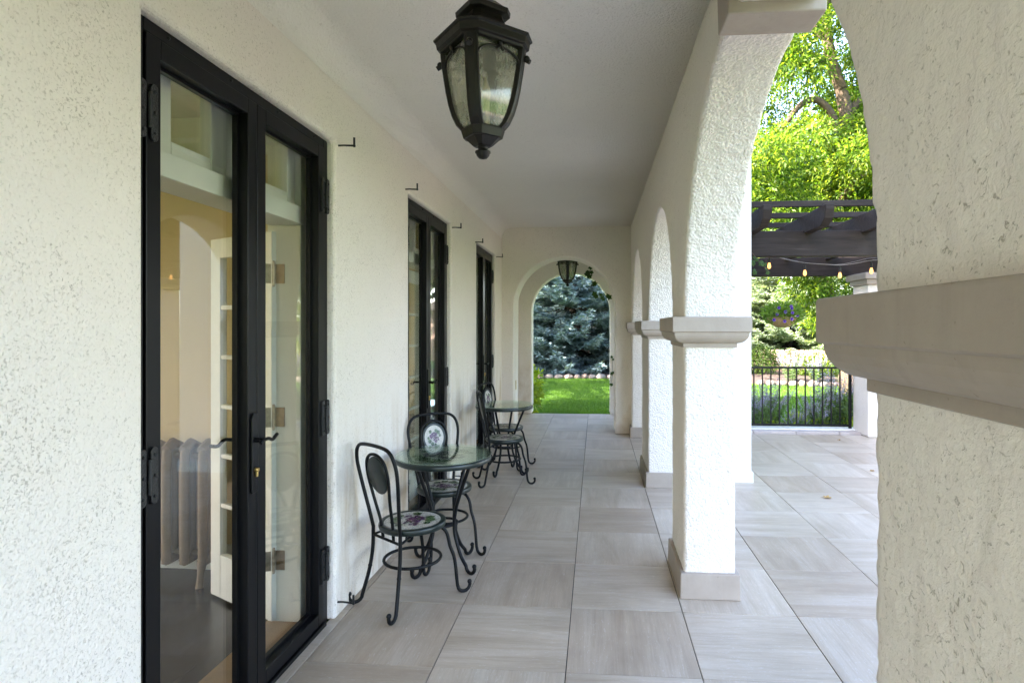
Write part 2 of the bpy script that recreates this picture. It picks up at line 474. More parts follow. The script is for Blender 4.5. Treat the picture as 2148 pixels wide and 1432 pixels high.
# ------------------------------------------------------------------ mesh helpers
class MB:
    def __init__(s):
        s.v = []
        s.f = []
        s.smooth = []
    def add(s, verts, faces, smooth=False):
        o = len(s.v)
        s.v.extend(tuple(map(float, v)) for v in verts)
        for f in faces:
            s.f.append(tuple(i + o for i in f))
            s.smooth.append(smooth)
    def box(s, x0, x1, y0, y1, z0, z1):
        s.add([(x0, y0, z0), (x1, y0, z0), (x1, y1, z0), (x0, y1, z0), (x0, y0, z1), (x1, y0, z1), (x1, y1, z1), (x0, y1, z1)],
              [(3, 2, 1, 0), (4, 5, 6, 7), (0, 1, 5, 4), (1, 2, 6, 5), (2, 3, 7, 6), (3, 0, 4, 7)])
    def prism(s, pts, axis, a0, a1):
        # pts: 2D polygon (CCW); axis 'x' -> pts are (y,z); 'y' -> (x,z); 'z' -> (x,y)
        n = len(pts)
        def mk(p, a):
            return (a, p[0], p[1]) if axis == 'x' else ((p[0], a, p[1]) if axis == 'y' else (p[0], p[1], a))
        s.add([mk(p, a0) for p in pts] + [mk(p, a1) for p in pts],
              [tuple(range(n - 1, -1, -1)), tuple(range(n, 2 * n))] + [(i, (i + 1) % n, n + (i + 1) % n, n + i) for i in range(n)])
    def tube(s, pts, rad, seg=8, closed=False, caps=True):
        P = [Vector(p) for p in pts]
        n = len(P)
        rads = rad if isinstance(rad, (list, tuple)) else [rad] * n
        T = []
        for i in range(n):
            if closed:
                t = P[(i + 1) % n] - P[(i - 1) % n]
            else:
                t = P[min(i + 1, n - 1)] - P[max(i - 1, 0)]
            T.append(t.normalized() if t.length > 1e-9 else Vector((0, 0, 1)))
        a = Vector((0, 0, 1)) if abs(T[0].z) < 0.9 else Vector((1, 0, 0))
        u = T[0].cross(a).normalized()
        vs = []
        for i in range(n):
            if i > 0:
                u = (u - T[i] * u.dot(T[i]))
                u = u.normalized() if u.length > 1e-6 else T[i].orthogonal().normalized()
            w = T[i].cross(u)
            for k in range(seg):
                an = 2 * PI * k / seg
                vs.append(P[i] + (u * math.cos(an) + w * math.sin(an)) * rads[i])
        fs = []
        m = n if closed else n - 1
        for i in range(m):
            j = (i + 1) % n
            for k in range(seg):
                l = (k + 1) % seg
                fs.append((i * seg + k, i * seg + l, j * seg + l, j * seg + k))
        s.add(vs, fs, True)
        if caps and not closed:
            s.add(vs[:seg], [tuple(range(seg - 1, -1, -1))])
            s.add(vs[-seg:], [tuple(range(seg))])
    def lathe(s, prof, seg=32, c=(0, 0, 0), smooth=True, sx=1.0, sy=1.0):
        # prof: list of (r,z)
        n = len(prof)
        vs = []
        for r, z in prof:
            for k in range(seg):
                a = 2 * PI * k / seg
                vs.append((c[0] + r * math.cos(a) * sx, c[1] + r * math.sin(a) * sy, c[2] + z))
        fs = []
        for i in range(n - 1):
            for k in range(seg):
                l = (k + 1) % seg
                fs.append((i * seg + k, i * seg + l, (i + 1) * seg + l, (i + 1) * seg + k))
        s.add(vs, fs, smooth)
        if prof[0][0] > 1e-6:
            s.add(vs[:seg], [tuple(range(seg - 1, -1, -1))])
        if prof[-1][0] > 1e-6:
            s.add(vs[-seg:], [tuple(range(seg))])
    def ball(s, c, r, seg=10, rings=6, sz=1.0):
        pr = [(max(1e-7, r * math.sin(PI * i / rings)), -r * sz * math.cos(PI * i / rings)) for i in range(rings + 1)]
        s.lathe(pr, seg, c)
    def mesh(s, name, mat=None):
        me = bpy.data.meshes.new(name)
        me.from_pydata(s.v, [], s.f)
        me.polygons.foreach_set('use_smooth', s.smooth)
        if mat is not None:
            me.materials.append(mat)
        me.update()
        return me

def link(o, parent=None):
    COL.objects.link(o)
    if parent is not None:
        o.parent = parent
    return o

def part(name, mb, mat, parent=None, bevel=0.0, loc=(0, 0, 0), kind=None, label=None, segs=2):
    me = mb.mesh(name, mat) if isinstance(mb, MB) else mb
    o = bpy.data.objects.new(name, me)
    link(o, parent)
    o.location = loc
    if bevel:
        b = o.modifiers.new('bevel', 'BEVEL')
        b.width = bevel
        b.segments = segs
        b.limit_method = 'ANGLE'
        b.angle_limit = R(40)
        b.harden_normals = False
    if kind:
        o['kind'] = kind
    if label:
        o['label'] = label
    return o

def tag(o, label, cat, group=None, kind=None):
    o['label'] = label
    o['category'] = cat
    if group:
        o['group'] = group
    if kind:
        o['kind'] = kind
    return o

def thing(name, label, cat, loc=(0, 0, 0), rotz=0.0, group=None):
    o = bpy.data.objects.new(name, None)
    o.empty_display_size = 0.1
    link(o)
    o.location = loc
    o.rotation_euler = (0, 0, rotz)
    return tag(o, label, cat, group)

def copy_tree(o, parent=None):
    c = o.copy()
    COL.objects.link(c)
    if parent is not None:
        c.parent = parent
    for ch in list(o.children):
        copy_tree(ch, c)
    return c

def np_mesh(name, verts, nper, mat, smooth=False):
    """verts: (N, nper, 3) separate polygons of nper corners"""
    verts = np.asarray(verts, dtype=np.float32)
    N = verts.shape[0]
    me = bpy.data.meshes.new(name)
    me.vertices.add(N * nper)
    me.vertices.foreach_set('co', verts.reshape(-1))
    me.loops.add(N * nper)
    me.loops.foreach_set('vertex_index', np.arange(N * nper, dtype=np.int32))
    me.polygons.add(N)
    me.polygons.foreach_set('loop_start', np.arange(0, N * nper, nper, dtype=np.int32))
    try:
        me.polygons.foreach_set('loop_total', np.full(N, nper, dtype=np.int32))
    except Exception:
        pass
    me.materials.append(mat)
    me.update(calc_edges=True)
    me.validate()
    return me

def norm(a):
    return a / np.maximum(1e-9, np.linalg.norm(a, axis=-1, keepdims=True))

def leaves(pos, direction, length, width, droop=0.0):
    """rhombic pointed leaves; pos (N,3), direction (N,3); random roll"""
    N = len(pos)
    d = norm(direction)
    rnd = RNG.normal(size=(N, 3))
    side = norm(np.cross(d, rnd))
    L = np.asarray(length).reshape(-1, 1) if np.ndim(length) else length
    W = np.asarray(width).reshape(-1, 1) if np.ndim(width) else width
    up = np.cross(side, d)
    a = pos
    b = pos + d * L * 0.45 + side * W * 0.5 + up * W * 0.12
    c = pos + d * L - np.array([0, 0, 1.0]) * droop * L
    e = pos + d * L * 0.45 - side * W * 0.5 + up * W * 0.12
    return np.stack([a, b, c, e], axis=1)

def bez(p0, p1, p2, n):
    return [tuple(np.array(p0) * (1 - t) ** 2 + 2 * np.array(p1) * t * (1 - t) + np.array(p2) * t * t) for t in np.linspace(0, 1, n)]

def smooth_path(pts, n=6):
    """Catmull-Rom through pts"""
    P = [Vector(p) for p in pts]
    out = []
    for i in range(len(P) - 1):
        p0 = P[max(0, i - 1)]; p1 = P[i]; p2 = P[i + 1]; p3 = P[min(len(P) - 1, i + 2)]
        for k in range(n):
            t = k / n
            out.append(0.5 * ((2 * p1) + (p2 - p0) * t + (2 * p0 - 5 * p1 + 4 * p2 - p3) * t * t + (3 * p1 - p0 - 3 * p2 + p3) * t ** 3))
    out.append(P[-1])
    return out

# ================================================================== SETTING: ground
LAWN_Z = -0.2
def structure(name, mb, mat, loc=(0, 0, 0)):
    o = part(name, mb, mat, None, loc=loc)
    o['kind'] = 'structure'
    return o
g = MB()
g.add([(-300, -300, LAWN_Z), (300, -300, LAWN_Z), (300, 300, LAWN_Z), (-300, 300, LAWN_Z)], [(0, 1, 2, 3)])
structure('ground', g, M['lawn'])
# bark beds
def bed(x0, x1, y0, y1, name='mulch_bed'):
    n = 24
    vs, fs = [], []
    for j in range(7):
        for i in range(n + 1):
            x = x0 + (x1 - x0) * i / n
            y = y0 + (y1 - y0) * j / 6 + (0.12 * math.sin(i * 1.1) if j == 0 else 0)
            e = min(1, j / 1.0) * min(1, (6 - j) / 1.0)
            z = LAWN_Z + 0.01 + e * (0.08 + 0.05 * noise.noise((x * 1.5, y * 1.5, 3)))
            vs.append((x, y, z))
    for j in range(6):
        for i in range(n):
            a = j * (n + 1) + i
            fs.append((a, a + 1, a + n + 2, a + n + 1))
    m = MB()
    m.add(vs, fs, True)
    return structure(name, m, M['mulch'])
bed(-8, 3.2, 19.45, 24.5)
bed(3.4, 14, 18.0, 23.5)
bed(1.7, 4.6, 9.05, 10.6)

# ------------------------------------------------------------------ tiled floor
T = 0.6
TX0 = -1.2236 * T            # X of tile column 0 edge
TY0 = 3.3346 * T - 6 * T     # a row edge
slab = MB()
slab.box(-1.40, 0.80, -2.6, 10.34, -0.16, -0.007)
slab.box(0.80, 9.5, -6.0, 8.63, -0.16, -0.007)
floor = structure('porch_floor', slab, M['grout'])
tile_meshes = {}
def tile_mesh(w, d):
    key = (round(w, 3), round(d, 3))
    if key not in tile_meshes:
        b = 0.0012
        m = MB()
        x, y = w / 2, d / 2
        vs = [(-x, -y, -0.01), (x, -y, -0.01), (x, y, -0.01), (-x, y, -0.01),
              (-x, -y, -b), (x, -y, -b), (x, y, -b), (-x, y, -b),
              (-x + b, -y + b, 0), (x - b, -y + b, 0), (x - b, y - b, 0), (-x + b, y - b, 0)]
        fs = [(0, 1, 5, 4), (1, 2, 6, 5), (2, 3, 7, 6), (3, 0, 4, 7), (4, 5, 9, 8), (5, 6, 10, 9), (6, 7, 11, 10), (7, 4, 8, 11), (8, 9, 10, 11)]
        m.add(vs, fs)
        tile_meshes[key] = m.mesh('tile', M['tile'])
    return tile_meshes[key]
GX, GY = 0.0045, 0.0028
far_tiles = MB()
def lay(x0, x1, y0, y1, c, r, single=True):
    x0 += GX / 2; x1 -= GX / 2; y0 += GY / 2; y1 -= GY / 2
    if x1 - x0 < 0.02 or y1 - y0 < 0.02:
        return
    rot = (c + r) % 2
    dz = random.uniform(-0.0008, 0.0008)
    if single:
        o = bpy.data.objects.new('tile', tile_mesh(x1 - x0, y1 - y0) if not rot else tile_mesh(y1 - y0, x1 - x0))
        o.location = ((x0 + x1) / 2, (y0 + y1) / 2, dz)
        o.rotation_euler = (0, 0, PI / 2 * rot + (PI if random.random() < 0.5 else 0))
        link(o, floor)
    else:
        far_tiles.box(x0, x1, y0, y1, -0.006, dz)
for c in range(-1, 16):
    x0 = TX0 + c * T
    for r in range(0, 26):
        y0 = -3.6 + (2.6008 - 2.4) + r * T - 1.2
        y1 = y0 + T
        ymax = 10.33 if x0 < 0.5 else 8.63
        if x0 >= 0.45 and y0 > 8.6:
            continue
        if y0 > ymax - 0.03 or y1 < -2.4:
            continue
        lay(x0, min(x0 + T, 0.8 if y0 > 8.6 else 99), max(y0, -2.4), min(y1, ymax), c, r, single=(-0.6 < y0 and x0 < 4.7))
# the narrow strip along the door sills
for r in range(0, 26):
    y0 = -3.6 + (2.6008 - 2.4) + r * T - 1.2
    if y0 > 10.3 or y0 < -0.7:
        continue
    lay(-1.398, TX0 - T, y0, min(y0 + T, 10.33), 0, r, True)
far = part('paving', far_tiles, M['tile'], floor, kind='stuff')

# curb of the terrace under the railing
curb = thing('terrace_curb', 'low pinkish stone curb running under the black railing', 'curb', (2.4, 8.63, 0))
x = TX0 + 3 * T
while x < 8.6:
    m = MB()
    m.box(x + 0.003, x + T - 0.003, 8.635, 8.80, -0.15, 0.032)
    part('curb_stone', m, M['curb'], curb, 0.006, loc=(-2.4, -8.63, 0))
    x += T
m = MB()
m.box(0.82, 8.7, 8.803, 9.02, -0.3, 0.045)
part('curb_top', m, M['white_paint'], curb, 0.006, loc=(-2.4, -8.63, 0))

# ================================================================== HOUSE
HX, HY = 0.0, 5.0
house = thing('house', 'white stucco house with an arched porch, taupe trim and black glazed doors', 'house', (HX, HY, 0))
HL = (-HX, -HY, 0)
def hpart(name, mb, mat, bevel=0.0, segs=2):
    return part(name, mb, mat, house, bevel, loc=HL, segs=segs)

CEIL = 2.97
WX = -1.36           # face of the door wall
WB = -1.70           # its inner face
AX0, AX1 = 0.50, 0.785   # arcade wall
DOORS = [(1.67, 2.965), (4.175, 5.43), (6.605, 7.86)]
DTOP = 2.505
# door wall with openings
pts = [(-2.4, 0.0)]
for a, b in DOORS:
    pts += [(a, 0.0), (a, DTOP), (b, DTOP), (b, 0.0)]
pts += [(10.3, 0.0), (10.3, 3.25), (-2.4, 3.25)]
m = MB()
m.prism(pts, 'x', WB, WX)
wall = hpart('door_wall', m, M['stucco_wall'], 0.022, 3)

# ceiling with a small cove on the wall side
m = MB()
prof = [(WX + 0.002, CEIL - 0.16)]
for k in range(9):
    a = PI + (-PI / 2) * k / 8
    prof.append((WX + 0.002 + 0.15 + 0.15 * math.cos(a), CEIL - 0.15 + 0.15 * math.sin(a)))
prof += [(AX0 + 0.05, CEIL), (AX0 + 0.05, CEIL + 0.2), (WX + 0.002, CEIL + 0.2)]
vs = [(p[0], y, p[1]) for y in (-2.4, 10.3) for p in prof]
n = len(prof)
m.add(vs, [(i, i + 1, n + i + 1, n + i) for i in range(n - 1)], True)
hpart('ceiling', m, M['stucco_ceiling'])

# arcade wall: one body, remeshed so that its edges are lumpy like the stucco
def arch_pts(cy_, r, z0, n=28):
    rz = 1.105 if r > 1 else r
    return [(cy_ - r * math.cos(PI * k / n), z0 + rz * math.sin(PI * k / n)) for k in range(n + 1)]
ARCHES = [(-0.37, 0.88, 1.595), (2.235, 1.14, 1.595), (4.775, 0.88, 1.595), (7.29, 0.885, 1.595)]
pts = [(-1.95, 0.0)]
for cy_, r, z0 in ARCHES:
    pts += [(cy_ - r, 0.0)] + arch_pts(cy_, r, z0) + [(cy_ + r, 0.0)]
pts += [(8.86, 0.0), (8.86, 3.25), (-1.95, 3.25)]
m = MB()
m.prism(pts, 'x', AX0, AX1)
tmp_me = m.mesh('tmp', None)
bmx = bmesh.new()
bmx.from_mesh(tmp_me)
bmesh.ops.triangulate(bmx, faces=bmx.faces[:])
bmesh.ops.recalc_face_normals(bmx, faces=bmx.faces[:])
bmx.to_mesh(tmp_me)
bmx.free()
tmp = bpy.data.objects.new('tmp', tmp_me)
link(tmp)
rm = tmp.modifiers.new('remesh', 'REMESH')
rm.mode = 'VOXEL'
rm.voxel_size = 0.0135
rm.use_smooth_shade = True
dg = bpy.context.evaluated_depsgraph_get()
arc_me = bpy.data.meshes.new_from_object(tmp.evaluated_get(dg))
bpy.data.objects.remove(tmp)
arc_me.name = 'arcade_wall'
nv = len(arc_me.vertices)
co = np.empty(nv * 3, dtype=np.float32)
arc_me.vertices.foreach_get('co', co)
nr = np.empty(nv * 3, dtype=np.float32)
arc_me.vertices.foreach_get('normal', nr)
co = co.reshape(-1, 3); nr = nr.reshape(-1, 3)
def vnoise(p, scale, seed):
    """cheap lattice value noise"""
    q = p * scale
    i = np.floor(q).astype(np.int64)
    f = q - i
    f = f * f * (3 - 2 * f)
    def h(a):
        n_ = (a[:, 0] * 73856093) ^ (a[:, 1] * 19349663) ^ (a[:, 2] * 83492791) ^ (seed * 2654435)
        n_ = (n_ ^ (n_ >> 13)) * 1274126177
        return ((n_ ^ (n_ >> 16)) & 0xffff) / 65535.0
    out = 0
    for dx in (0, 1):
        for dy in (0, 1):
            for dz in (0, 1):
                w = (f[:, 0] if dx else 1 - f[:, 0]) * (f[:, 1] if dy else 1 - f[:, 1]) * (f[:, 2] if dz else 1 - f[:, 2])
                out = out + w * h(i + np.array([dx, dy, dz]))
    return out
disp = (vnoise(co, 46.0, 1) - 0.5) * 0.006 + (vnoise(co, 5.0, 2) - 0.5) * 0.004
co = co + nr * disp[:, None]
arc_me.vertices.foreach_set('co', co.reshape(-1))
arc_me.materials.clear()
arc_me.materials.append(M['stucco_pier'])
arc_me.polygons.foreach_set('use_smooth', np.ones(len(arc_me.polygons), dtype=bool))
arc_me.materials.append(M['stucco_face'])      # the long faces are rubbed flatter than the reveals
fn = np.empty(len(arc_me.polygons) * 3, dtype=np.float32)
arc_me.polygons.foreach_get('normal', fn)
arc_me.polygons.foreach_set('material_index', (np.abs(fn.reshape(-1, 3)[:, 0]) > 0.75).astype(np.int32))
arc_me.update()
hpart('arcade_wall', arc_me, M['stucco_pier'])

# capitals and plinths
PIERS = [(-1.95, -1.25), (0.51, 1.095), (3.375, 3.895), (5.655, 6.405), (8.175, 8.86)]
def capital(y0, y1, x0, x1):
    m = MB()
    # stacked outline: list of (offset, z)
    prof = [(0.0, 1.420), (0.014, 1.420), (0.014, 1.444)]
    for k in range(7):
        a = PI / 2 * k / 6
        prof.append((0.014 + 0.056 * math.sin(a), 1.444 + 0.060 * (1 - math.cos(a))))
    prof += [(0.072, 1.506), (0.078, 1.507), (0.080, 1.510), (0.080, 1.588), (0.076, 1.592), (0.0, 1.593)]
    rings = []
    for o_, z in prof:
        rings.append([(x0 - o_, y0 - o_, z), (x1 + o_, y0 - o_, z), (x1 + o_, y1 + o_, z), (x0 - o_, y1 + o_, z)])
    vs = [v for r_ in rings for v in r_]
    fs = []
    for i in range(len(rings) - 1):
        for k in range(4):
            l = (k + 1) % 4
            fs.append((i * 4 + k, i * 4 + l, i * 4 + 4 + l, i * 4 + 4 + k))
    fs.append((3, 2, 1, 0))
    t = (len(rings) - 1) * 4
    fs.append((t, t + 1, t + 2, t + 3))
    m.add(vs, fs)
    return m
for i, (a, b) in enumerate(PIERS):
    y1 = b if i < 4 else 8.395
    hpart('capital', capital(a, y1, AX0 + 0.006, AX1 - 0.006), M['trim'], 0.003)
    m = MB()
    o_ = 0.026
    m.add([(AX0 - o_, a - o_, 0.0), (AX1 + o_, a - o_, 0.0), (AX1 + o_, y1 + o_, 0.0), (AX0 - o_, y1 + o_, 0.0),
           (AX0 - o_ + .004, a - o_ + .004, 0.145), (AX1 + o_ - .004, a - o_ + .004, 0.145), (AX1 + o_ - .004, y1 + o_ - .004, 0.145), (AX0 - o_ + .004, y1 + o_ - .004, 0.145)],
          [(3, 2, 1, 0), (4, 5, 6, 7), (0, 1, 5, 4), (1, 2, 6, 5), (2, 3, 7, 6), (3, 0, 4, 7)])
    hpart('plinth', m, M['trim'], 0.006)
# keystone across the large arch
m = MB()
m.prism([(2.135, 2.655), (2.30, 2.655), (2.325, 2.86), (2.11, 2.86)], 'x', AX0 - 0.03, AX1 + 0.03)
hpart('keystone', m, M['trim'], 0.006)

# end walls with the garden arch
def arch_wall(name, y0, y1, xl, xr, ax0, ax1, z0):
    r = (ax1 - ax0) / 2
    c = (ax0 + ax1) / 2
    pts = [(xl, 0), (ax0, 0)] + [(c - r * math.cos(PI * k / 28), z0 + r * math.sin(PI * k / 28)) for k in range(29)] + [(ax1, 0), (xr, 0), (xr, CEIL + 0.1), (xl, CEIL + 0.1)]
    m = MB()
    m.prism(pts, 'y', y0, y1)
    return hpart(name, m, M['stucco_wall'], 0.02, 3)
arch_wall('end_wall', 8.42, 8.90, WX - 0.02, AX0 + 0.02, -1.19, 0.275, 1.81)
arch_wall('end_wall', 10.27, 10.56, WX - 0.3, 1.1, -1.13, 0.245, 1.79)
arch_wall('end_wall', -2.42, -2.1, WX - 0.02, AX0 + 0.02, -1.19, 0.275, 1.81)  # unseen wall behind the camera, added to cut light from the back
# outer side of the bay behind the first end wall, with an opening to the garden
m = MB()
m.prism([(8.862, 0), (9.0, 0), (9.0, 2.3), (10.0, 2.3), (10.0, 0), (10.268, 0), (10.268, 3.2), (8.862, 3.2)], 'x', AX0, AX1)
hpart('bay_wall', m, M['stucco_pier'], 0.01)
# wing wall outside the second pier
m = MB()
m.box(AX1 - 0.02, 1.532, 5.90, 6.25, 0.0, 3.6)
hpart('wing_wall', m, M['stucco_pier'], 0.02, 3)
m = MB()
m.box(0.80, 1.545, 5.885, 6.265, 0.0, 0.11)
hpart('wing_wall_band', m, M['white_paint'], 0.004)  # slightly darker band round the foot of the wing wall
# roof over the porch, unseen upper storey added to shade the terrace, interior shell
m = MB()
m.box(-1.72, 1.0, -2.4, 10.6, 3.19, 3.42)
hpart('porch_roof', m, M['roof'])
m = MB()
m.box(-6.75, -1.45, -9.0, 10.4, 3.425, 7.15)
hpart('shading_upper_storey', m, M['stucco_wall'])
m = MB()
m.prism([(-7.15, 7.15), (-1.05, 7.15), (-4.1, 9.2)], 'y', -9.3, 10.7)
hpart('roof', m, M['roof'])  # unseen gable, sized with the storey below to shade the terrace
# rooms: floor, ceiling, partition, back wall with unseen windows added to light the rooms
m = MB()
m.box(-6.5, WB, -2.4, 10.25, -0.15, 0.0)
hpart('room_floor', m, M['floor_wood'])
m = MB()
m.box(-6.5, WB, -2.4, 10.25, 2.85, 3.15)
hpart('room_ceiling', m, M['white_paint'])
m = MB()
m.box(-6.5, WB - 0.002, 3.55, 3.70, 0.0, 2.85)
hpart('room_wall', m, M['room_wall'])
m = MB()
m.box(-6.5, WB - 0.002, 10.1, 10.26, 0.0, 2.85)
hpart('room_wall', m, M['room_wall'])
m = MB()
m.box(-6.5, WB - 0.002, -2.4, -2.25, 0.0, 2.85)
hpart('room_wall', m, M['room_wall'])
m = MB()
FILL_WIN = [(-1.6, -0.3), (0.8, 2.4), (4.6, 6.0), (7.6, 9.0)]
pts = [(-2.4, 0.0)]
for a, b in FILL_WIN:   # added window bays run to the floor line of their low sill walls
    pts += [(a, 0.0), (a, 2.5), (b, 2.5), (b, 0.0)]
pts += [(10.25, 0.0), (10.25, 2.85), (-2.4, 2.85)]
m.prism(pts, 'x', -6.7, -6.5)
hpart('room_wall', m, M['room_wall'])
for a, b in FILL_WIN:
    m = MB()
    m.box(-6.7, -6.5, a, b, 0.0, 0.5)
    hpart('fill_window_apron', m, M['room_wall'])
m = MB()
m.prism([(3.549, 2.62), (3.515, 2.62), (3.515, 2.70), (3.49, 2.72), (3.49, 2.849), (3.549, 2.849)][::-1], 'x', -6.5, WB - 0.01)
hpart('room_cornice', m, M['white_paint'], 0.006)
m = MB()
m.box(-6.5, WB - 0.01, 3.525, 3.549, 0.0, 0.16)
hpart('room_skirting', m, M['white_paint'], 0.006)

# ------------------------------------------------------------------ french doors
FX = -1.395     # outer face of door steel
def french_door(idx, y0, y1):
    yb0, yb1 = y0 - 0.0, y1 - 0.0
    door = bpy.data.objects.new('french_door', None)
    m = MB()
    jw = 0.045
    zt = DTOP - 0.002
    m.box(FX - 0.075, FX - 0.006, yb0 + 0.002, yb0 + jw, 0.0, zt)
    m.box(FX - 0.075, FX - 0.006, yb1 - jw, yb1 - 0.002, 0.0, zt)
    m.box(FX - 0.075, FX - 0.006, yb0 + jw + .0005, yb1 - jw - .0005, zt - 0.042, zt)
    m.box(FX - 0.075, FX + 0.012, yb0 + jw + .0005, yb1 - jw - .0005, -0.002, 0.018)
    door = part('french_door', m, M['black_metal'], house, 0.003, loc=HL)
    mid = (y0 + y1) / 2
    leafs = [(y0 + jw + 0.004, mid - 0.002), (mid + 0.002, y1 - jw - 0.004)]
    for li, (a, b) in enumerate(leafs):
        m = MB()
        st = 0.062
        z0, z1 = 0.022, zt - 0.046
        m.box(FX - 0.062, FX, a, a + st, z0, z1)
        m.box(FX - 0.062, FX, b - st, b, z0, z1)
        m.box(FX - 0.062, FX, a + st, b - st, z1 - 0.062, z1)
        m.box(FX - 0.062, FX, a + st, b - st, z0, z0 + 0.062)
        part('door_leaf', m, M['black_metal'], door, 0.003)
        # glazing bead, set back
        m = MB()
        ga, gb, g0, g1 = a + st, b - st, z0 + 0.062, z1 - 0.062
        bd = 0.012
        m.box(FX - 0.06, FX - 0.038, ga, ga + bd, g0, g1)
        m.box(FX - 0.06, FX - 0.038, gb - bd, gb, g0, g1)
        m.box(FX - 0.06, FX - 0.038, ga + bd, gb - bd, g0, g0 + bd)
        m.box(FX - 0.06, FX - 0.038, ga + bd, gb - bd, g1 - bd, g1)
        part('glazing_bead', m, M['black_metal'], door)
        m = MB()
        m.box(FX - 0.053, FX - 0.047, ga + 0.004, gb - 0.004, g0 + 0.004, g1 - 0.004)
        part('glass_pane', m, M['glass'], door)
        # hinges, three a leaf: two hammered plates and a knuckle
        hy = a if li == 0 else b
        sgn = 1 if li == 0 else -1
        for hz in (0.31, 1.07, 2.21):
            m = MB()
            for s2, w in ((sgn, 0.030), (-sgn, 0.030)):
                cyy = hy + s2 * 0.024
                n = 10
                pl = [(cyy + w / 2 * math.cos(2 * PI * k / 20 + PI / 2) , hz + (0.075 if math.sin(2 * PI * k / 20 + PI / 2) > 0 else -0.075) + w / 2 * math.sin(2 * PI * k / 20 + PI / 2)) for k in range(20)]
                m.prism(pl, 'x', FX - 0.004, FX + 0.010)
                for dz in (-0.065, 0.0, 0.065):
                    m.ball((FX + 0.011, cyy, hz + dz), 0.006, 8, 4)
            m.tube([(FX + 0.013, hy, hz - 0.055), (FX + 0.013, hy, hz + 0.055)], 0.008, 8)
            part('hinge', m, M['black_iron'], door, 0.0015, label='hammered black strap hinge on the door edge')
    # lock plate and lever
    m = MB()
    hy = mid - 0.028
    m.prism([(hy - 0.019, 0.86), (hy + 0.019, 0.86), (hy + 0.023, 0.872), (hy + 0.023, 1.165), (hy + 0.012, 1.185), (hy - 0.012, 1.185), (hy - 0.023, 1.165), (hy - 0.023, 0.872)], 'x', FX, FX + 0.010)
    part('lock_plate', m, M['black_metal'], door, 0.003)
    m = MB()
    hz = 1.075
    m.tube([(FX + 0.008, hy, hz), (FX + 0.042, hy, hz)], 0.010, 10)
    m.tube(smooth_path([(FX + 0.042, hy - 0.018, hz - 0.008), (FX + 0.045, hy, hz), (FX + 0.047, hy + 0.03, hz + 0.002), (FX + 0.047, hy + 0.06, hz - 0.008), (FX + 0.046, hy + 0.085, hz + 0.002), (FX + 0.045, hy + 0.10, hz + 0.008)], 5), 0.0075, 8)
    part('door_handle', m, M['black_metal'], door)
    # inside lever
    m = MB()
    m.tube(smooth_path([(FX - 0.062, hy, hz), (FX - 0.10, hy, hz), (FX - 0.105, hy - 0.03, hz + 0.004), (FX - 0.105, hy - 0.07, hz - 0.012), (FX - 0.105, hy - 0.11, hz - 0.004)], 5), 0.0075, 8)
    part('door_handle', m, M['black_metal'], door)
    m = MB()
    m.lathe([(0.009, 0), (0.009, 0.012), (0.007, 0.014)], 14)
    o = part('lock_cylinder', m, M['brass'], door, loc=(FX + 0.010, hy, 0.955))
    o.rotation_euler = (0, PI / 2, 0)
    m = MB()
    m.box(FX + 0.010, FX + 0.021, hy - 0.005, hy + 0.005, 0.925, 0.95)
    part('lock_cylinder', m, M['brass'], door, 0.003)
    # weather bead screws along the head
    for k in range(4):
        m = MB()
        m.ball((FX - 0.004, y0 + 0.15 + k * (y1 - y0 - 0.3) / 3, zt - 0.02), 0.006, 8, 4)
        part('screw_head', m, M['black_iron'], door)
    # white inner joinery
    IX0, IX1 = -1.70, -1.52
    m = MB()
    m.box(IX0, IX1, y0 + 0.001, y0 + 0.05, 0, DTOP - 0.001)
    m.box(IX0, IX1, y1 - 0.05, y1 - 0.001, 0, DTOP - 0.001)
    m.box(IX0, IX1, y0 + 0.0505, y1 - 0.0505, DTOP - 0.03, DTOP - 0.001)
    m.box(IX0 + 0.02, IX1 + 0.02, y0 + 0.0505, y1 - 0.0505, 2.06, 2.15)
    part('inner_frame', m, M['white_paint'], door, 0.004)
    m = MB()
    panes = [(y0 + 0.10, y0 + 0.27), (y0 + 0.36, y0 + 0.58), (y0 + 0.77, y0 + 1.17)]
    edges = [y0 + 0.05] + [v for p_ in panes for v in p_] + [y1 - 0.05]
    for k in range(0, len(edges), 2):
        m.box(-1.60, -1.55, edges[k] + 0.001, edges[k + 1], 2.151, DTOP - 0.031)
    for a, b in panes:
        m.box(-1.60, -1.55, a + .0005, b - .0005, 2.151, 2.215)
        m.box(-1.60, -1.55, a + .0005, b - .0005, DTOP - 0.045, DTOP - 0.031)
    part('transom_sash', m, M['white_paint'], door, 0.005)
    m = MB()
    m.box(-1.582, -1.577, y0 + 0.06, y1 - 0.06, 2.16, DTOP - 0.04)
    part('transom_pane', m, M['glass'], door)
    # inner glazed leaf
    def inner_leaf(w):
        m = MB()
        h = 2.03
        t = 0.02
        m.box(0, 0.10, -t, t, 0.02, h)
        m.box(w - 0.10, w, -t, t, 0.02, h)
        m.box(0.1005, w - 0.1005, -t, t, h - 0.11, h)
        m.box(0.1005, w - 0.1005, -t, t, 0.02, 0.26)
        zz = [0.26 + (h - 0.11 - 0.26) * k / 6 for k in range(7)]
        for k in range(1, 6):
            m.box(0.1005, w - 0.1005, -t * 0.8, t * 0.8, zz[k] - 0.012, zz[k] + 0.012)
        mg = MB()
        mg.box(0.102, w - 0.102, -0.003, 0.003, 0.262, h - 0.112)
        return m, mg
    w = (y1 - y0) / 2 - 0.055
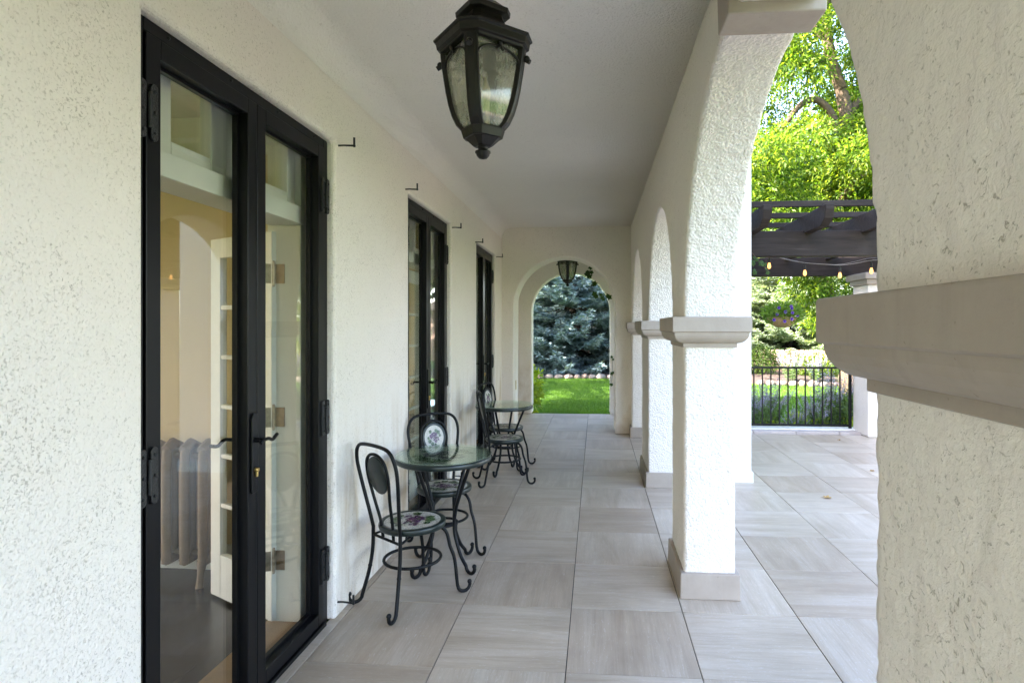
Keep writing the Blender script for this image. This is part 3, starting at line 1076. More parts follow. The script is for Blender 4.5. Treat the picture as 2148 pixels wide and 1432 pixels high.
    if idx == 0:
        spots = [((-1.655, y1 - 0.055), math.atan2(0.30, -0.56)), ((-1.72, y0 + 0.055), math.atan2(-0.2, -0.6))]
    else:
        spots = [((-1.63, y1 - 0.055), -PI / 2), ((-1.63, y0 + 0.055), PI / 2)]
    for (px, py), ang in spots:
        a, b = inner_leaf(w)
        o = part('inner_leaf', a, M['white_paint'], door, 0.004, loc=(px, py, 0))
        o.rotation_euler = (0, 0, ang)
        o = part('inner_pane', b, M['glass'], door, loc=(px, py, 0))
        o.rotation_euler = (0, 0, ang)
    if idx == 0:
        for hz in (0.33, 1.07, 1.81):
            m = MB()
            m.tube([(-1.66, y1 - 0.062, hz - 0.055), (-1.66, y1 - 0.062, hz + 0.055)], 0.009, 10)
            m.ball((-1.66, y1 - 0.062, hz + 0.06), 0.009, 8, 5)
            m.ball((-1.66, y1 - 0.062, hz - 0.06), 0.009, 8, 5)
            m.box(-1.655, -1.605, y1 - 0.0535, y1 - 0.0505, hz - 0.05, hz + 0.05)
            m.prism([(-1.664, y1 - 0.068), (-1.70, y1 - 0.085), (-1.702, y1 - 0.082), (-1.664, y1 - 0.064)], 'z', hz - 0.05, hz + 0.05)
            part('inner_hinge', m, M['steel'], door)
    return door
for i, (a, b) in enumerate(DOORS):
    french_door(i, a, b)
# wooden sills inside the doors
OAK = plain('worn_oak_sill', (0.28, 0.17, 0.08), 0.5, vary=0.2, bscale=10)
for a, b in DOORS:
    m = MB()
    m.box(-1.70, -1.475, a + 0.051, b - 0.051, 0.0, 0.014)
    hpart('door_sill', m, OAK)

# radiator in the room behind the first door
rad = thing('radiator', 'old grey cast iron column radiator behind the glass of the nearest door', 'radiator', (-2.65, 3.36, 0))
for k in range(7):
    m = MB()
    x = -0.36 + k * 0.12 * 0.95
    for yy in (-0.055, 0.0, 0.055):
        m.tube(smooth_path([(x, yy, 0.13), (x, yy, 0.2), (x, yy, 0.7), (x, yy * 0.8, 0.80)], 3), [0.027] * 10, 8)
    m.tube([(x, -0.06, 0.80), (x, 0, 0.835), (x, 0.06, 0.80)], 0.032, 8)
    m.tube([(x, -0.06, 0.15), (x, 0.06, 0.15)], 0.034, 8)
    if k in (0, 6):
        m.tube([(x, -0.06, 0.15), (x, -0.075, 0.07), (x, -0.085, 0.0)], [0.028, 0.018, 0.022], 8)
        m.tube([(x, 0.06, 0.15), (x, 0.075, 0.07), (x, 0.085, 0.0)], [0.028, 0.018, 0.022], 8)
    part('radiator_column', m, M['radiator'], rad)
m = MB()
m.tube([(-0.4, 0, 0.18), (0.36, 0, 0.18)], 0.02, 8)
part('radiator_pipe', m, M['radiator'], rad)
m = MB()
m.tube([(-0.4, 0, 0.76), (0.36, 0, 0.76)], 0.02, 8)
part('radiator_pipe', m, M['radiator'], rad)

# shutter pintles: L shaped iron pins in the wall
PINT = [
    (3.005, 2.495, 'black iron shutter pin at the top corner of the nearest door'),
    (2.995, 0.085, 'black iron shutter pin low on the wall by the nearest door'),
    (4.10, 2.52, 'black iron shutter pin above the near corner of the second door'),
    (5.46, 2.475, 'black iron shutter pin at the far top corner of the second door'),
    (5.47, 0.12, 'black iron shutter pin low on the wall past the second door'),
    (6.53, 2.49, 'black iron shutter pin above the near corner of the third door'),
    (7.93, 2.49, 'black iron shutter pin at the far top corner of the third door'),
]
m = MB()
m.tube([(-0.03, 0, 0), (0.0, 0, 0), (0.03, 0.001, 0.001), (0.092, 0, -0.003)], [0.0075, 0.0055, 0.005, 0.006], 8)
m.tube([(0.086, 0, -0.010), (0.086, 0, 0.04)], 0.006, 8)
pin_me = m.mesh('shutter_pin', M['black_iron'])
for y, z, lb in PINT:
    o = bpy.data.objects.new('shutter_pin', pin_me)
    link(o)
    o.location = (WX, y, z)
    tag(o, lb, 'shutter pin', 'iron shutter pins beside the doors')

# outlet plate on the reveal of the end wall
m = MB()
m.box(-1.19, -1.182, 8.60, 8.69, 0.60, 0.74)
m.box(-1.182, -1.178, 8.625, 8.665, 0.62, 0.66)
m.box(-1.182, -1.178, 8.625, 8.665, 0.68, 0.72)
o = part('wall_outlet', m, M['outlet'], None, 0.002)
tag(o, 'small almond outlet plate on the left side of the garden arch', 'outlet')

# ================================================================== LANTERNS
def oct_ring(a, c, z):
    # chamfered square, half width a, chamfer c
    b = a - c
    return [(b, -a, z), (a, -b, z), (a, b, z), (b, a, z), (-b, a, z), (-a, b, z), (-a, -b, z), (-b, -a, z)]
def oct_body(m, levels, smooth=False):
    n = len(levels)
    vs = [v for (a, c, z) in levels for v in oct_ring(a, c, z)]
    fs = [(i * 8 + k, i * 8 + (k + 1) % 8, i * 8 + 8 + (k + 1) % 8, i * 8 + 8 + k) for i in range(n - 1) for k in range(8)]
    fs.append(tuple(range(7, -1, -1)))
    fs.append(tuple((n - 1) * 8 + k for k in range(8)))
    m.add(vs, fs, smooth)
GP = [(0.078, 0.125), (0.094, 0.15), (0.108, 0.19), (0.119, 0.24), (0.128, 0.30), (0.136, 0.37), (0.142, 0.43), (0.145, 0.47)]  # half width, z of the glass
def gp(z):
    return float(np.interp(z, [p[1] for p in GP], [p[0] for p in GP]))
def make_lantern(label, loc, rot, stem):
    stem /= 0.83
    t = thing('porch_lantern', label, 'lantern', loc, rot, 'bronze lanterns hung along the porch ceiling')
    t.scale = (0.85, 0.85, 0.83)
    m = MB()
    m.lathe([(0.0005, 0.0), (0.018, 0.004), (0.028, 0.016), (0.030, 0.024), (0.034, 0.028), (0.034, 0.034), (0.020, 0.040), (0.022, 0.052), (0.028, 0.056)], 16)
    part('finial', m, M['lantern'], t)
    m = MB()
    oct_body(m, [(0.030, 0.012, 0.054), (0.038, 0.014, 0.060), (0.064, 0.024, 0.088), (0.072, 0.027, 0.090), (0.074, 0.028, 0.098), (0.080, 0.03, 0.122), (0.080, 0.03, 0.130), (0.05, 0.02, 0.131)])
    part('lower_cup', m, M['lantern'], t, 0.002)
    # four ribs on the chamfers
    for q in range(4):
        m = MB()
        rings = []
        for hw, z in GP:
            c = 0.040
            a = hw
            b = a - c
            # corner direction (1,-1)
            ctr = Vector(((a + b) / 2, -(a + b) / 2, z))
            n_ = Vector((1, -1, 0)).normalized()
            s_ = Vector((1, 1, 0)).normalized()
            w = 0.027
            rings.append([ctr + s_ * w + n_ * -0.014, ctr + s_ * w + n_ * 0.006, ctr + s_ * w * 0.5 + n_ * 0.012, ctr - s_ * w * 0.5 + n_ * 0.012, ctr - s_ * w + n_ * 0.006, ctr - s_ * w + n_ * -0.014])
        vs = [v for r_ in rings for v in r_]
        k6 = 6
        fs = [(i * k6 + k, i * k6 + (k + 1) % k6, i * k6 + k6 + (k + 1) % k6, i * k6 + k6 + k) for i in range(len(rings) - 1) for k in range(k6)]
        fs += [tuple(range(5, -1, -1)), tuple((len(rings) - 1) * k6 + k for k in range(k6))]
        m.add(vs, fs)
        a = 0.145 - 0.02
        m.ball((a + 0.012, -a - 0.012, 0.43), 0.014, 8, 6)
        m.tube([(a + 0.004, -a - 0.004, 0.43), (a + 0.022, -a - 0.022, 0.415)], 0.011, 8)
        o = part('rib', m, M['lantern'], t)
        o.rotation_euler = (0, 0, q * PI / 2)
        # glass panel with arched bars
        m = MB()
        vs, fs = [], []
        nn = 9
        zs = np.linspace(0.126, 0.468, 14)
        for z in zs:
            hw = gp(z) - 0.012
            x1 = hw - 0.020
            for k in range(nn):
                vs.append((-x1 + 2 * x1 * k / (nn - 1), -hw, z))
        for i in range(len(zs) - 1):
            for k in range(nn - 1):
                fs.append((i * nn + k, i * nn + k + 1, (i + 1) * nn + k + 1, (i + 1) * nn + k))
        m.add(vs, fs, True)
        o = part('glass_pane', m, M['lantern_glass'], t)
        o.rotation_euler = (0, 0, q * PI / 2)
        sm = o.modifiers.new('thickness', 'SOLIDIFY')
        sm.thickness = 0.003
        m = MB()
        path = []
        for k in range(17):
            an = PI * k / 16
            z = 0.385 + 0.062 * math.sin(an)
            hw = gp(z)
            path.append((-(hw - 0.037) * math.cos(an), -hw + 0.006, z))
        m.tube(path, 0.0055, 6)
        for sx in (-1, 1):
            m.tube([(sx * (gp(z) - 0.037), -gp(z) + 0.006, z) for z in np.linspace(0.13, 0.385, 10)], 0.0055, 6)
        zz = 0.44
        m.tube([(0, -gp(zz) + 0.002, 0.462), (0, -gp(zz) - 0.004, 0.445), (-0.016, -gp(zz) - 0.002, 0.428)], 0.006, 6)
        m.tube([(0, -gp(zz) - 0.004, 0.45), (0.016, -gp(zz) - 0.002, 0.428)], 0.006, 6)
        m.ball((0, -gp(zz) - 0.006, 0.455), 0.010, 8, 5)
        o = part('arched_bar', m, M['lantern'], t)
        o.rotation_euler = (0, 0, q * PI / 2)
    m = MB()
    oct_body(m, [(0.138, 0.045, 0.466), (0.152, 0.05, 0.468), (0.154, 0.05, 0.478), (0.166, 0.055, 0.482), (0.170, 0.056, 0.512), (0.178, 0.058, 0.516), (0.178, 0.058, 0.524), (0.168, 0.055, 0.530),
                 (0.120, 0.04, 0.552), (0.092, 0.03, 0.572), (0.078, 0.026, 0.60), (0.074, 0.025, 0.622), (0.098, 0.033, 0.626), (0.100, 0.034, 0.648), (0.085, 0.028, 0.656), (0.05, 0.016, 0.69), (0.03, 0.01, 0.70)])
    part('lantern_roof', m, M['lantern'], t, 0.002)
    m = MB()
    m.tube([(0, 0, 0.69), (0, 0, stem)], 0.011, 10)
    m.lathe([(0.065, stem - 0.002), (0.06, stem - 0.02), (0.02, stem - 0.035), (0.011, stem - 0.05)][::-1], 20)
    part('stem', m, M['lantern'], t)
    for k in range(3):
        a = 2 * PI * k / 3 + 0.4
        m = MB()
        cx_, cy_ = 0.03 * math.cos(a), 0.03 * math.sin(a)
        m.tube([(cx_, cy_, 0.13), (cx_, cy_, 0.27)], 0.011, 10)
        m.lathe([(0.008, 0.27), (0.016, 0.295), (0.014, 0.32), (0.003, 0.35), (0.0005, 0.352)], 10, (cx_, cy_, 0))
        part('candle_lamp', m, M['candle'], t)
    return t
make_lantern('large bronze lantern hanging nearest from the porch ceiling by the first door', (-0.415, 2.13, 2.153), R(40), CEIL - 2.153)
make_lantern('smaller looking bronze lantern hanging in the bay framed by the end arch', (-0.455, 9.4, 2.18), R(49), CEIL - 2.18)

# ================================================================== BISTRO SETS
def disc_mosaic(parent, c, rx, ry, axis, seed, mats=True, z=0.0):
    """grape and leaf inlay on a disc; axis 'z' lies flat, 'y' stands upright (facing +y)"""
    rnd = random.Random(seed)
    def P(u, v, w):
        return (c[0] + u * rx, c[1] + v * ry, c[2] + w) if axis == 'z' else (c[0] - u * rx, c[1] + w, c[2] + v * ry)
    grapes, lv, vine = MB(), MB(), MB()
    def disc(m, u, v, r, w, n=8, st=1.0):
        pts = [P(u + r * math.cos(2 * PI * k / n) * st, v + r * math.sin(2 * PI * k / n), w) for k in range(n)]
        m.add(pts, [tuple(range(n))])
    cl = [(-0.28, 0.12, 0.34), (0.22, -0.2, 0.36), (0.05, 0.28, 0.26)] if rnd.random() < 2 else []
    for (u, v, r) in cl:
        for _ in range(26):
            a = rnd.uniform(0, 2 * PI)
            q = r * math.sqrt(rnd.random())
            disc(grapes, u + q * math.cos(a), v + q * math.sin(a) * 0.7, rnd.uniform(0.055, 0.085), 0.0012 + rnd.random() * 0.0006)
    def leaf(u, v, r, ang):
        pts = []
        n = 15
        for k in range(n):
            a = 2 * PI * k / n
            q = r * (0.62 + 0.38 * abs(math.cos(2.5 * a)))
            pts.append(P(u + q * math.cos(a + ang), v + q * math.sin(a + ang), 0.0022 + rnd.random() * 0.0003))
        ctr = P(u, v, 0.0024)
        lv.add(pts + [ctr], [(k, (k + 1) % n, n) for k in range(n)])
    for (u, v, r) in ((-0.55, -0.35, 0.24), (-0.25, -0.62, 0.22), (0.1, -0.7, 0.17), (0.5, 0.45, 0.24), (0.25, 0.62, 0.2), (-0.45, 0.55, 0.2), (0.68, 0.15, 0.15), (-0.7, -0.05, 0.16)):
        leaf(u, v, r, rnd.uniform(0, 6))
    for k in range(3):
        u0, v0 = rnd.uniform(-0.3, 0.3), rnd.uniform(-0.3, 0.3)
        a = rnd.uniform(0, 6)
        pts = [P(u0 + 0.12 * i * math.cos(a + 0.25 * i), v0 + 0.12 * i * math.sin(a + 0.25 * i), 0.002) for i in range(5)]
        vine.tube(pts, 0.0012, 4)
    vine.f and lv.add(vine.v, vine.f)
    part('grape_inlay', grapes, M['grape'], parent)
    part('leaf_inlay', lv, M['leafmosaic'], parent)

def hook(leg_pts, outward, r=0.036):
    """adds a scroll foot curling outward to a leg path that ends near the floor"""
    e = Vector(leg_pts[-1])
    o = Vector(outward).normalized()
    out = []
    c = Vector((e.x, e.y, 0)) + o * r
    for k in range(1, 10):
        a = PI + PI * 1.12 * k / 9
        out.append((c.x + o.x * r * math.cos(a), c.y + o.y * r * math.cos(a), r + 0.009 + r * math.sin(a)))
    return out

def make_chair(label, loc, rotz):
    t = thing('bistro_chair', label, 'chair', loc, rotz, 'wrought iron bistro chairs along the door wall')
    SZ = 0.44
    # seat
    m = MB()
    m.lathe([(0.02, SZ - 0.034), (0.178, SZ - 0.034), (0.184, SZ - 0.030), (0.187, SZ - 0.02), (0.187, SZ - 0.006), (0.184, SZ), (0.160, SZ), (0.157, SZ - 0.004)], 40)
    part('seat', m, M['rim_green'], t)
    m = MB()
    m.lathe([(0.1575, SZ - 0.006), (0.1575, SZ - 0.0015), (0.001, SZ - 0.0015)], 40, smooth=False)
    top = part('seat_mosaic', m, M['cream'], t)
    disc_mosaic(top, (0, 0, SZ - 0.0015), 0.15, 0.15, 'z', 3)
    # front legs
    for sx in (-1, 1):
        pts = smooth_path([(sx * 0.075, 0.075, SZ - 0.042), (sx * 0.105, 0.115, SZ - 0.045), (sx * 0.125, 0.145, SZ - 0.085), (sx * 0.135, 0.16, SZ - 0.16), (sx * 0.150, 0.182, 0.2), (sx * 0.158, 0.195, 0.06), (sx * 0.160, 0.198, 0.045)], 5)
        pts = [tuple(p) for p in pts] + hook(pts, (sx * 0.45, 1.0, 0))
        m = MB()
        m.tube(pts, 0.0102, 10)
        m.ball(pts[-1], 0.0135, 10, 7)
        part('leg', m, M['chair_iron'], t)
    # back legs continue up into the outer hoop
    hoopL = [(0.128, -0.172, 0.42), (0.140, -0.186, 0.50), (0.163, -0.207, 0.62), (0.182, -0.226, 0.73), (0.186, -0.238, 0.795), (0.172, -0.248, 0.85), (0.140, -0.254, 0.885), (0.09, -0.257, 0.898), (0.0, -0.259, 0.902)]
    for sx in (-1, 1):
        pts = smooth_path([(sx * 0.128, -0.172, 0.425), (sx * 0.130, -0.174, 0.30), (sx * 0.140, -0.190, 0.18), (sx * 0.158, -0.214, 0.07), (sx * 0.162, -0.220, 0.045)], 5)
        pts = [tuple(p) for p in pts] + hook(pts, (sx * 0.45, -1.0, 0))
        m = MB()
        m.tube(pts, 0.0102, 10)
        m.ball(pts[-1], 0.0135, 10, 7)
        m.ball(pts[9], 0.0125, 8, 6)
        part('leg', m, M['chair_iron'], t)
    full = [(-x, y, z) for x, y, z in hoopL] + [(x, y, z) for x, y, z in hoopL[::-1][1:]]
    m = MB()
    m.tube(smooth_path(full, 5), 0.0100, 10)
    part('back_hoop', m, M['chair_iron'], t)
    # inner hoop round the medallion
    inner = [(0.050, -0.160, 0.375), (0.056, -0.172, 0.47), (0.072, -0.197, 0.58), (0.092, -0.219, 0.69), (0.096, -0.230, 0.75), (0.084, -0.240, 0.805), (0.05, -0.247, 0.84), (0.0, -0.249, 0.852)]
    full = [(-x, y, z) for x, y, z in inner] + [(x, y, z) for x, y, z in inner[::-1][1:]]
    m = MB()
    m.tube(smooth_path(full, 5), 0.0088, 8)
    part('inner_hoop', m, M['chair_iron'], t)
    # medallion, leaning with the back
    med = MB()
    lean = math.atan2(0.05, 0.24)
    seg = 32
    prof = [(0.001, -0.006), (0.083, -0.006), (0.088, -0.002), (0.088, 0.006), (0.085, 0.009), (0.072, 0.009), (0.070, 0.006), (0.001, 0.006)]
    vs, fs = [], []
    for r_, d_ in prof:
        for k in range(seg):
            a = 2 * PI * k / seg
            vs.append((r_ * math.cos(a), d_, r_ * 1.22 * math.sin(a)))
    for i in range(len(prof) - 1):
        for k in range(seg):
            l = (k + 1) % seg
            fs.append((i * seg + k, (i + 1) * seg + k, (i + 1) * seg + l, i * seg + l))
    med.add(vs, fs, True)
    o = part('medallion', med, M['rim_green'], t, loc=(0, -0.228, 0.735))
    o.rotation_euler = (lean, 0, 0)
    m = MB()
    m.add([(0.071 * math.cos(2 * PI * k / seg), 0.0078, 0.071 * 1.22 * math.sin(2 * PI * k / seg)) for k in range(seg)], [tuple(range(seg - 1, -1, -1))])
    part('medallion_mosaic', m, M['cream'], o)
    disc_mosaic(o, (0, 0.0082, 0), 0.062, 0.075, 'y', 8)
    # foot ring, crossbars
    m = MB()
    m.tube([(0.158 * math.cos(2 * PI * k / 36), 0.158 * math.sin(2 * PI * k / 36), 0.225) for k in range(36)], 0.009, 8, closed=True)
    part('foot_ring', m, M['chair_iron'], t)
    m = MB()
    m.tube([(-0.128, -0.172, 0.375), (0.128, -0.172, 0.375)], 0.0075, 8)
    m.tube([(-0.128, -0.172, 0.375), (-0.09, -0.05, 0.398), (-0.075, 0.075, 0.398)], 0.007, 8)
    m.tube([(0.128, -0.172, 0.375), (0.09, -0.05, 0.398), (0.075, 0.075, 0.398)], 0.007, 8)
    part('seat_bar', m, M['chair_iron'], t)
    return t

chair = make_chair('black iron bistro chair nearest the viewer, back to the wall before the near table', (-1.04, 3.26, 0), -math.atan2(0.225, 0.305))
def place_chair(label, loc, rotz):
    c = copy_tree(chair)
    c.location = loc
    c.rotation_euler = (0, 0, rotz)
    c['label'] = label
place_chair('black iron bistro chair behind the near table with its grape medallion facing out', (-1.045, 3.98, 0), R(-146))
place_chair('black iron bistro chair seen from behind at the front of the far table', (-0.905, 5.76, 0), R(-70))
place_chair('black iron bistro chair tucked behind the far table near the third door', (-0.985, 6.40, 0), R(-106))

def make_table(label, loc, rotz):
    t = thing('bistro_table', label, 'table', loc, rotz, 'round glass topped bistro tables')
    Z = 0.718
    m = MB()
    m.lathe([(0.05, Z - 0.042), (0.292, Z - 0.042), (0.300, Z - 0.038), (0.303, Z - 0.03), (0.303, Z - 0.012), (0.300, Z - 0.009), (0.05, Z - 0.009)], 56)
    part('table_rim', m, M['rim_green'], t)
    m = MB()
    m.lathe([(0.280, Z - 0.0088), (0.280, Z - 0.0078), (0.001, Z - 0.0078)], 48, smooth=False)
    top = part('table_mosaic', m, M['cream'], t)
    disc_mosaic(top, (0, 0, Z - 0.0078), 0.24, 0.24, 'z', 5)
    m = MB()
    m.lathe([(0.304, Z - 0.0035), (0.306, Z - 0.002), (0.306, Z + 0.003), (0.304, Z + 0.0045)], 56)
    part('glass_top', m, M['table_glass'], t)
    for k in range(4):
        a = PI / 4 + k * PI / 2
        d = Vector((math.cos(a), math.sin(a), 0))
        prof = [(0.225, Z - 0.046), (0.205, Z - 0.09), (0.15, Z - 0.22), (0.105, Z - 0.34), (0.092, 0.27), (0.105, 0.20), (0.150, 0.10), (0.195, 0.045)]
        pts = smooth_path([d * r_ + Vector((0, 0, z)) for r_, z in prof], 5)
        pts = [tuple(p) for p in pts] + hook(pts, d)
        m = MB()
        m.tube(pts, 0.0112, 10)
        m.ball(pts[-1], 0.0145, 10, 7)
        part('leg', m, M['chair_iron'], t)
    m = MB()
    m.tube([(0.085 * math.cos(2 * PI * k / 28), 0.085 * math.sin(2 * PI * k / 28), 0.28) for k in range(28)], 0.0085, 8, closed=True)
    part('leg_ring', m, M['chair_iron'], t)
    return t
table = make_table('round glass topped bistro table between the two nearer chairs', (-0.975, 3.70, 0), R(14))
t2 = copy_tree(table)
t2.location = (-0.965, 6.13, 0)
t2.rotation_euler = (0, 0, R(30))
t2['label'] = 'round glass topped bistro table farther off near the end wall'

# ================================================================== PERGOLA, RAILING, LIGHTS
perg = thing('pergola', 'dark stained timber pergola on white stucco columns over the terrace', 'pergola', (3.9, 7.6, 0))
PL = (-3.9, -7.6, 0)
BZ0, BZ1 = 2.285, 2.555
for y in (6.40, 8.93):
    m = MB()
    m.box(1.545, 8.4, y, y + 0.14, BZ0, BZ1)
    part('beam', m, M['beam'], perg, 0.008, loc=PL)
rx = [1.62 + 0.585 * k for k in range(12)]
for x in rx:
    m = MB()
    y0, y1, z0, z1 = 5.82, 9.95, BZ1 - 0.03, BZ1 + 0.165
    m.prism([(y0 + 0.14, z0), (y1 - 0.14, z0), (y1 - 0.03, z0 + 0.06), (y1, z1 - 0.05), (y1, z1), (y0, z1), (y0, z1 - 0.05), (y0 + 0.03, z0 + 0.06)], 'x', x, x + 0.085)
    part('rafter', m, M['beam'], perg, 0.006, loc=PL)
for y in np.arange(5.95, 9.9, 0.62):
    m = MB()
    m.box(1.5, 8.5, y, y + 0.045, BZ1 + 0.167, BZ1 + 0.225)
    part('purlin', m, M['beam'], perg, 0.004, loc=PL)
for (cx_, cy_) in ((3.76, 8.42), (3.95, 6.28), (7.4, 8.42), (7.4, 6.28)):
    m = MB()
    m.box(cx_, cx_ + 0.45, cy_, cy_ + 0.48, 0.0, 2.12)
    part('column', m, M['stucco_pier'], perg, 0.02, loc=PL, segs=3)
    m = MB()
    m.box(cx_ - 0.03, cx_ + 0.48, cy_ - 0.03, cy_ + 0.51, 2.121, 2.195)
    part('column_cap', m, M['trim'], perg, 0.008, loc=PL)
    m = MB()
    m.box(cx_ - 0.06, cx_ + 0.51, cy_ - 0.06, cy_ + 0.58, 2.196, BZ0 - 0.001)
    part('column_cap', m, M['trim'], perg, 0.008, loc=PL)

rail = thing('railing', 'black metal railing with thin upright bars at the terrace edge', 'railing', (2.7, 8.9, 0))
RL = (-2.7, -8.9, 0)
RZ0, RZ1 = 0.07, 0.945
m = MB()
m.box(0.95, 3.76, 8.885, 8.915, RZ1 - 0.028, RZ1)
part('top_rail', m, M['black_metal'], rail, 0.004, loc=RL)
m = MB()
m.box(0.95, 3.70, 8.888, 8.912, RZ0, RZ0 + 0.03)
part('bottom_rail', m, M['black_metal'], rail, 0.004, loc=RL)
m = MB()
m.box(3.70, 3.738, 8.881, 8.919, 0.045, RZ1 - 0.0285)
part('railing_post', m, M['black_metal'], rail, 0.004, loc=RL)
x = 3.70 - 0.1236
bar = MB()
bar.box(-0.0085, 0.0085, -0.0085, 0.0085, RZ0 + 0.0305, RZ1 - 0.0285)
bar_me = bar.mesh('railing_bar', M['black_metal'])
while x > 0.98:
    o = bpy.data.objects.new('railing_bar', bar_me)
    link(o, rail)
    o.location = (x - 2.7, 0, 0)
    x -= 0.1236

# string of warm bulbs
sl = thing('string_lights', 'grey cable of glowing amber bulbs strung below the pergola beams', 'string lights', (2.5, 7.0, 2.285))
pts = [(1.535, 6.2, 2.30), (1.72, 6.57, 2.33), (1.955, 6.72, 2.335), (2.18, 6.9, 2.305), (2.40, 6.9, 2.265), (2.60, 6.88, 2.245), (2.78, 6.88, 2.235), (2.95, 6.87, 2.255), (3.12, 6.86, 2.285), (3.6, 6.9, 2.31), (4.2, 6.7, 2.30)]
m = MB()
m.tube(smooth_path([(p[0] - 2.5, p[1] - 7.0, p[2] - 2.285) for p in pts], 5), 0.004, 6)
m.tube(smooth_path([(p[0] - 2.5, p[1] - 6.96, p[2] - 2.27 + 0.012 * math.sin(i)) for i, p in enumerate(pts)], 5), 0.0025, 5)
part('cable', m, M['wire'], sl)
for px, py, pz in ((1.935, 6.72, 2.335), (2.385, 6.9, 2.268), (2.765, 6.88, 2.236), (3.10, 6.86, 2.283), (3.55, 6.9, 2.31)):
    m = MB()
    m.tube([(px - 2.5, py - 7, pz - 2.285), (px - 2.5, py - 7, pz - 2.285 - 0.05)], 0.0035, 6)
    m.tube([(px - 2.5, py - 7, pz - 2.285 - 0.03), (px - 2.5, py - 7, pz - 2.285 - 0.085)], [0.012, 0.014], 10)
    so = part('bulb_socket', m, M['socket'], sl)
    m = MB()
    c = (px - 2.5, py - 7, pz - 2.285 - 0.085)
    m.lathe([(0.011, 0.0), (0.014, -0.013), (0.0195, -0.036), (0.018, -0.052), (0.010, -0.064), (0.0005, -0.067)][::-1], 14, c)
    part('bulb', m, M['bulb'], so)

# hanging basket of petunias
bk = thing('hanging_basket', 'coir hanging basket of violet petunias below the far pergola beam', 'hanging basket', (3.0, 9.72, 1.52))
m = MB()
m.lathe([(0.0005, 0.0), (0.08, 0.008), (0.15, 0.045), (0.195, 0.11), (0.205, 0.15), (0.17, 0.15)], 24)
part('coir_bowl', m, M['coir'], bk)
m = MB()
for k in range(3):
    a = 2 * PI * k / 3 + 0.5
    m.tube([(0.2 * math.cos(a), 0.2 * math.sin(a), 0.15), (0.0, -0.0, 0.70)], 0.0018, 5)
m.tube([(0, 0, 0.70), (0, 0, 0.78), (0, -0.2, 0.78), (0, -0.42, 0.80)], 0.003, 5)
part('hanger', m, M['wire'], bk)
bk.scale = (1.12, 1.12, 1.12)
N = 1300
u = norm(RNG.normal(size=(N, 3))) * (RNG.random((N, 1)) ** 0.4)
P_ = u * np.array([0.30, 0.26, 0.16]) + np.array([0, 0, 0.20])
P_ = P_[P_[:, 2] > 0.06]
me = np_mesh('basket_foliage', leaves(P_, norm(P_ - np.array([0, 0, 0.1])) + RNG.normal(size=P_.shape) * 0.5, 0.055, 0.03), 4, M['basket_leaf'])
part('basket_foliage', me, None, bk, kind='stuff')
for (dx, dz) in ((-0.03, 0.22), (0.06, 0.27), (0.07, 0.21), (-0.13, 0.19), (0.06, 0.12), (-0.04, 0.09), (-0.11, 0.28), (0.15, 0.17), (0.05, 0.30), (-0.17, 0.11)):
    m = MB()
    ctr = Vector((dx, -0.26 + abs(dx) * 0.4, dz))
    n = 10
    vs = [tuple(ctr + Vector((0.025 * (1 if k % 2 else 0.82) * math.cos(2 * PI * k / n), -0.010, 0.025 * (1 if k % 2 else 0.82) * math.sin(2 * PI * k / n)))) for k in range(n)]
    vs.append(tuple(ctr + Vector((0, 0.012, 0))))
    m.add(vs, [(k, (k + 1) % n, n) for k in range(n)])
    fl = part('petunia', m, M['petal'], bk)
    m = MB()
    m.ball(tuple(ctr + Vector((0, 0.002, 0))), 0.009, 8, 4)
    part('flower_throat', m, M['petal_dark'], fl)

# ================================================================== GARDEN
def boulder_mesh(seed, sx, sy, sz):
    b = bmesh.new()
    bmesh.ops.create_icosphere(b, subdivisions=2, radius=1.0)
    for v in b.verts:
        d = v.co.normalized()
        k = 1 + 0.22 * noise.noise(d * 1.3 + Vector((seed, 0, 0))) + 0.08 * noise.noise(d * 3.5 + Vector((0, seed, 0)))
        v.co = Vector((d.x * sx * k, d.y * sy * k, d.z * sz * k))
    me = bpy.data.meshes.new('boulder')
    b.to_mesh(me)
    b.free()
    me.materials.append(M['stone'])
    me.polygons.foreach_set('use_smooth', [True] * len(me.polygons))
    return me
ORD = ['first', 'second', 'third', 'fourth', 'fifth', 'sixth', 'seventh', 'eighth', 'ninth', 'tenth', 'eleventh', 'twelfth', 'thirteenth', 'fourteenth']
def boulders(x0, y0, x1, n, where, slope=0.0, size=0.13):
    x = x0
    for k in range(n):
        w = size * random.uniform(0.72, 1.25)
        x += w
        o = bpy.data.objects.new('boulder', boulder_mesh(k * 3.7 + x0, w, size * 0.9, size * random.uniform(0.62, 0.85)))
        link(o)
        o.location = (x, y0 + slope * (x - x0) + random.uniform(-0.03, 0.03), LAWN_Z + 0.07)
        o.rotation_euler = (0, 0, random.uniform(-0.3, 0.3))
        tag(o, 'rounded pinkish boulder, %s from the left in the row %s' % (ORD[k], where), 'boulder', 'boulders edging the lawn ' + where)
        x += w * 0.93
boulders(-2.2, 19.35, 1.0, 11, 'before the blue spruce', size=0.14)
boulders(4.75, 17.75, 7.0, 10, 'behind the railing', slope=-0.25, size=0.14)

